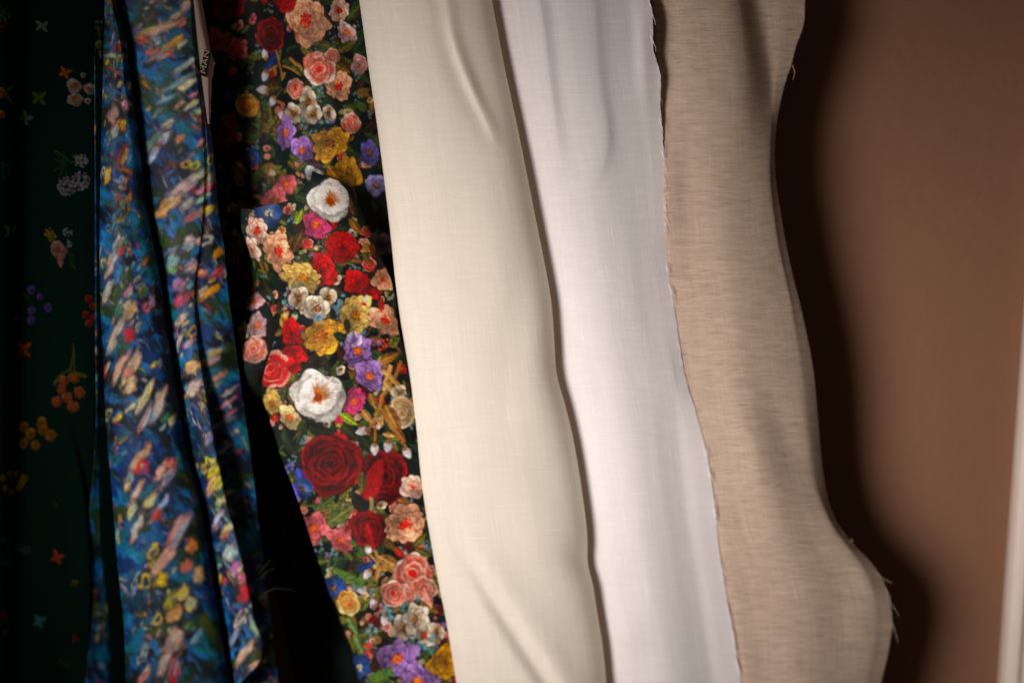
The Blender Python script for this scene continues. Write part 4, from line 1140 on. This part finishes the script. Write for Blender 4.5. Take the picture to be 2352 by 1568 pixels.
puff(6, 34, 22, (90, 160, 120), 60); puff(2, 66, 14, (214, 60, 60), 20); daisy(2, 213, 14, YEL); daisy(4, 262, 9, YEL); leaf(P, 30, 200, 20, -.4, G2, .3); leaf(P, 24, 226, 18, .9, G2, .3)
puff(228, 55, 12, (150, 160, 150), 16); leaf(P, 230, 76, 12, 1.5, G1); daisy(228, 101, 10, ((190, 160, 90), (206, 190, 130), (120, 90, 50)), 5, None); leaf(P, 232, 124, 10, 1.5, (160, 160, 90), .3)
puff(22, 385, 20, (110, 130, 150), 22); leaf(P, 12, 400, 20, 1.4, (40, 80, 50))
puff(114, 540, 14, (214, 190, 60), 26); bloom(P, 130, 574, 22, ((226, 120, 100), (236, 190, 176), (206, 120, 100)), 7, 2, 4, (0, 1), .2, OR_CORE); leaf(P, 138, 600, 18, 1.5, (220, 140, 120), .4)
puff(152, 532, 12, (200, 214, 226), 12); puff(158, 556, 8, (200, 214, 226), 6); leaf(P, 166, 604, 16, 1.2, (50, 80, 50)); leaf(P, 162, 580, 12, .8, (50, 80, 50))
for x, y in ((70, 668), (90, 682), (72, 714), (70, 738), (107, 706), (40, 735)): daisy(x, y, 10, ((110, 80, 170), (130, 110, 190), (90, 70, 150)), 5, None)
leaf(P, 55, 680, 14, .2, (40, 74, 40)); stem(P, [(60, 676), (74, 700), (72, 735)], 1.5, (50, 80, 50))
for x, y in ((207, 686), (199, 722), (206, 744), (218, 704), (216, 730)): daisy(x, y, 9, ((200, 50, 40), (214, 80, 60), (150, 30, 30)), 5, None)
for p in ([(167, 790), (163, 830), (150, 880)], [(167, 800), (168, 840), (168, 880)], [(165, 850), (180, 862), (198, 866)], [(162, 845), (140, 860), (122, 885)]): stem(P, p, 2.6, G2)
leaf(P, 190, 862, 14, .3, G2, .35); leaf(P, 132, 872, 18, 2.4, G2, .35)
for x, y in ((144, 876), (168, 868), (151, 914), (180, 904), (128, 922), (165, 934), (140, 896)): daisy(x, y, 13, ((200, 60, 30), (222, 130, 90), (190, 70, 40)), 9, OR_CORE)
for x, y in ((94, 972), (96, 990), (55, 980), (70, 995), (55, 1018), (80, 1018), (114, 1000)): daisy(x, y, 13, ((190, 110, 20), (214, 150, 40), (150, 90, 20)), 5, None)
for x, y in ((10, 1098), (24, 1086), (40, 1090), (50, 1110), (44, 1120), (16, 1120), (30, 1130), (56, 1096)): daisy(x, y, 9, ((190, 150, 20), (206, 170, 40), (150, 110, 20)), 5, None)
for x, y, r in ((20, 1240, 18), (44, 1256, 12), (62, 1262, 10), (20, 1284, 16)): puff(x, y, r, (110, 110, 120), 20)
puff(8, 1412, 14, (190, 80, 60), 16); puff(14, 1448, 8, (190, 120, 130), 8); puff(168, 1466, 10, (190, 50, 30), 10); leaf(P, 146, 1520, 16, .6, (40, 80, 46)); puff(166, 1338, 10, (150, 150, 50), 8)
puff(130, 1150, 14, (20, 90, 60), 10); moth(232, 968, 10, (40, 120, 120))
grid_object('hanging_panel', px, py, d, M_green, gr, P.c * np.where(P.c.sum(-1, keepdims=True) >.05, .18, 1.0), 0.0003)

# ------------------------------------------------------------------ linens
cl = lambda y: pl(y, CREAM_L); cr = lambda y: pl(y, CREAM_R)
mixr = lambda f: (lambda y: cl(y) * (1 - f) + cr(y) * f)
cream = empty('cream_linen', tuple(float(v) for v in to_world(1200, 1560, 0)),
              'smooth cream linen length, palest yellowish one, directly right of the flower print fabric', 'fabric')
rails = [
    (lambda y: cl(y) + 46, [(0, -120)]),
    (lambda y: cl(y) + 8, [(0, -88)]),
    (cl, [(0, -54)]),
    (lambda y: cl(y) + 16, [(0, -22)]),
    (mixr(.22), [(0, 10)]),
    (mixr(.48), [(0, 23), (700, 23), (1568, 20)]),
    (mixr(.74), [(0, 9), (700, 11), (1568, 11)]),
    (mixr(.91), [(0, -15), (700, -12), (1568, -12)]),
    (cr, [(0, -38), (1568, -36)]),
]
px, py, d = cloth_grid(rails, -450, 1950, 3.0)
cl_line = [(-200, 950), (0, 1026), (80, 1040), (160, 1066), (230, 1096), (290, 1124), (360, 1150)]
d = d + crease(px, py, cl_line, [(-300, 0), (20, 1.5), (110, 4), (200, 5.5), (280, 3.5), (345, 0)], 10, 16)
d = d + crease(px, py, [(y, x - 24) for y, x in cl_line], [(-200, -1), (150, -4), (250, -3), (340, 0)], 22, 14)
d = d + crease(px, py, [(y, x + 32) for y, x in cl_line], [(-200, -3), (200, -4.5), (380, 0)], 26, 44)
ln = [(1150, 1000), (1230, 1040), (1320, 1098), (1400, 1148), (1480, 1200), (1568, 1256), (1700, 1330)]
d = d + crease(px, py, ln, [(1180, 0), (1260, -3), (1340, -6), (1420, -7), (1600, -7), (1800, -5)], 20, 24)
d = d + crease(px, py, [(y, x + 44) for y, x in ln], [(1180, 0), (1340, 6), (1600, 7), (1900, 4)], 26, 46)
d = d + crease(px, py, [(y, x - 40) for y, x in ln], [(1250, 0), (1420, 5), (1600, 6), (1900, 4)], 40, 22)
d = d + bump(px, py, 1232, 830, 56, 190, 5, -.05) + bump(px, py, 1190, 760, 50, 160, -3, .1)
d = d + bump(px, py, 1255, 1230, 64, 130, 5, -.35) + bump(px, py, 1225, 1085, 50, 110, -2.5, -.2)
d = d + bump(px, py, 1330, 1285, 30, 50, -5, -.3) + bump(px, py, 1150, 520, 60, 240, 5, -.1)
d = d + 1.4 * (fbm(px / 110, py / 330, 41, 2) - .5) * 2
grid_object('linen_sheet', px, py, d, M_cream, cream, None, 0)

WR = [(-500, 1450), (-200, 1472), (0, 1492), (40, 1498), (130, 1504), (150, 1511), (250, 1517), (400, 1527), (500, 1530), (600, 1532), (640, 1537), (700, 1547), (800, 1562), (850, 1570), (950, 1599), (1050, 1625), (1150, 1640), (1250, 1650), (1350, 1665), (1450, 1683), (1568, 1701), (1800, 1735), (2050, 1770)]
VL = [(-500, 1392), (0, 1436), (150, 1452), (250, 1464), (400, 1478), (600, 1492), (760, 1516), (850, 1536), (1000, 1550), (1150, 1568), (1300, 1590), (1400, 1606), (1568, 1632), (2050, 1700)]
wr = lambda y: pl(y, WR); vl = lambda y: pl(y, VL)
white = empty('white_linen', tuple(float(v) for v in to_world(1550, 1560, -50)),
              'cool white linen length with frayed raw edge, between the cream and the beige linen', 'fabric')
rails = [
    (lambda y: cr(y) - 90, [(0, -96)]),
    (lambda y: cr(y) - 24, [(0, -74)]),
    (lambda y: cr(y) + 16, [(0, -66), (1568, -64)]),
    (lambda y: cr(y) * .74 + vl(y) * .26, [(0, -44), (700, -44), (1568, -44)]),
    (lambda y: cr(y) * .5 + vl(y) * .5, [(0, -37), (700, -36), (1568, -36)]),
    (lambda y: cr(y) * .22 + vl(y) * .78, [(0, -50), (700, -47), (1568, -46)]),
    (lambda y: vl(y) - 14, [(0, -66), (700, -62), (1568, -60)]),
    (lambda y: vl(y) + 4, [(0, -72), (700, -69), (1568, -67)]),
    (lambda y: (vl(y) + wr(y)) / 2, [(0, -77), (700, -76), (1568, -73)]),
    (wr, [(-500, -84), (0, -84), (700, -86), (1568, -82)]),
]
px, py, d = cloth_grid(rails, -450, 1950, 3.0)
d = d + crease(px, py, [(-200, 1190), (0, 1236), (100, 1250), (180, 1260), (300, 1276), (400, 1290)], [(-300, 3), (60, 4), (240, 3.5), (420, 0)], 18, 12)
d = d + crease(px, py, [(-200, 1220), (0, 1266), (100, 1280), (180, 1288), (300, 1304)], [(-300, -2), (60, -3), (240, -2.5), (400, 0)], 14, 24)
d = d + crease(px, py, [(0, 1360), (200, 1376), (300, 1392), (360, 1388), (440, 1360)], [(-100, 2), (150, 3), (320, 4.5), (400, 2), (450, 0)], 40, 16)
d = d + crease(px, py, [(0, 1395), (200, 1412), (330, 1424), (500, 1440)], [(-100, -2), (150, -3), (350, -3), (560, 0)], 26, 40)
d = d + bump(px, py, 1480, 120, 20, 130, 5) + bump(px, py, 1430, 1460, 50, 60, 8, -.5) + bump(px, py, 1385, 1440, 20, 70, -8, -.4)
d = d + crease(px, py, [(200, 1330), (600, 1350), (1000, 1430), (1568, 1540)], [(500, 0), (800, 4), (1100, 3), (1568, 5)], 50, 50)
d = d + 1.4 * (fbm(px / 110, py / 300, 61, 2) - .5) * 2
# ragged cut edge
edge = np.zeros(px.shape); C = px.shape[1]
w_ = np.clip((np.arange(C) - (C - 14)) / 13.0, 0, 1)[None, :] ** 1.5
saw = ((py * .021 + .35 * noise(py / 60, 0 * py, 6)) % 1.0)
px = px + w_ * (1.8 * saw * noise(py / 50, py * 0, 9) + 1.4 * (fbm(py / 9, py * 0, 3) - .5))
grid_object('linen_sheet', px, py, d, M_white, white, None, 0)
rnd = random.Random(12)
it = []
for lo, hi, n in ((-20, 150, 26), (150, 560, 40), (560, 860, 26), (860, 1600, 130)):
    for k in range(n):
        y = rnd.uniform(lo, hi); x = float(wr(np.array(y)))
        if noise(y / 26.0, 0.0, 5) < .42: continue
        L = rnd.choice([7, 11, 15, 20]) * rnd.uniform(.7, 1.3)
        a_ = rnd.uniform(1.15, 1.5)
        it.append(([(x - 5, y - 10, -73), (x - 5 + L * math.cos(a_) + 3, y + L * .5, -72), (x + L * math.cos(a_) * .8, y + L * math.sin(a_), -70 - rnd.uniform(0, 6))], rnd.uniform(.4, .75)))
threads('frayed_edge', it, M_thread_w, white)['kind'] = 'stuff'

BRR = [(-500, 1800), (-200, 1836), (0, 1850), (60, 1846), (110, 1828), (150, 1818), (177, 1808), (230, 1794), (300, 1782), (400, 1781), (500, 1795), (620, 1818), (700, 1838), (850, 1868), (950, 1878), (1100, 1893), (1160, 1906), (1210, 1930), (1250, 1962), (1290, 2000), (1325, 2025), (1370, 2042), (1430, 2050), (1490, 2042), (1568, 2024), (1700, 2000), (2050, 1990)]
HL = [(-500, 1700), (0, 1742), (150, 1764), (300, 1768), (400, 1766), (550, 1782), (700, 1812), (850, 1834), (1000, 1852), (1100, 1866), (1200, 1906), (1330, 1990), (1450, 2006), (1568, 1985), (2050, 1950)]
be = lambda y: pl(y, BRR); hl = lambda y: pl(y, HL)
beige = empty('beige_linen', tuple(float(v) for v in to_world(1850, 1560, -90)),
              'slubby beige linen length with visible weave, next to the brown wall', 'fabric')
rails = [
    (lambda y: wr(y) + 6, [(0, -210)]),
    (lambda y: wr(y) - 22 + 46 * np.exp(-((y - 60) / 120.) ** 2), [(0, -165), (300, -120), (1568, -118)]),
    (lambda y: wr(y) + 0 + 34 * np.exp(-((y - 60) / 120.) ** 2), [(0, -130), (250, -112), (350, -89), (700, -90), (1568, -86)]),
    (lambda y: wr(y) * .82 + hl(y) * .18 + 6, [(0, -90), (300, -76), (700, -74), (1568, -70)]),
    (lambda y: wr(y) * .5 + hl(y) * .5, [(0, -68), (350, -60), (700, -58), (1568, -56)]),
    (lambda y: wr(y) * .2 + hl(y) * .8, [(0, -82), (300, -79), (700, -78), (1150, -82), (1400, -78), (1568, -76)]),
    (hl, [(-500, -142), (0, -142), (200, -136), (350, -112), (700, -103), (1150, -103), (1400, -98), (1568, -96)]),
    (lambda y: hl(y) * .5 + be(y) * .5, [(-500, -146), (0, -146), (200, -144), (350, -126), (700, -116), (1150, -118), (1400, -110), (1568, -109)]),
    (be, [(-500, -158), (0, -158), (200, -154), (350, -140), (700, -130), (1150, -140), (1400, -122), (1568, -122)]),
]
px, py, d = cloth_grid(rails, -450, 1950, 3.0)
d = d + crease(px, py, [(780, 1700), (880, 1740), (960, 1780), (1040, 1825), (1130, 1880)], [(740, 0), (860, -3), (960, -5.5), (1060, -5), (1180, 0)], 70, 44)
d = d + crease(px, py, [(860, 1660), (960, 1700), (1060, 1750), (1160, 1815), (1260, 1880)], [(860, 0), (960, 4), (1100, 6), (1300, 0)], 70, 60)
d = d + bump(px, py, 1640, 160, 60, 120, 5) + bump(px, py, 1930, 1420, 50, 120, -5, -.2) + bump(px, py, 1990, 1330, 24, 60, 6, -.5)
d = d + crease(px, py, [(400, 1772), (550, 1788), (700, 1818), (850, 1842)], [(380, 0), (550, .8), (800, .8), (950, 0)], 7, 10)
d = d + 1.6 * (fbm(px / 110, py / 220, 71, 2) - .5) * 2
grid_object('linen_sheet', px, py, d, M_beige, beige, None, 0.0005)
for t_ in [([(2010, 1312, -118), (2026, 1326, -116), (2048, 1338, -114)], .6), ([(2036, 1362, -120), (2048, 1386, -118), (2066, 1414, -114)], .6),
                         ([(2034, 1350, -120), (2046, 1372, -118)], .7), ([(2047, 1424, -120), (2056, 1448, -118), (2062, 1474, -114)], .6), ([(1948, 1240, -130), (1958, 1244, -128), (1956, 1236, -126)], .8),
                         ([(1820, 150, -140), (1826, 166, -138), (1821, 185, -136)], .7), ([(1843, 30, -138), (1848, 44, -136)], .7), ([(1800, 176, -142), (1806, 186, -140)], .7)]:
    threads('loose_thread', [t_], M_thread_b, beige)
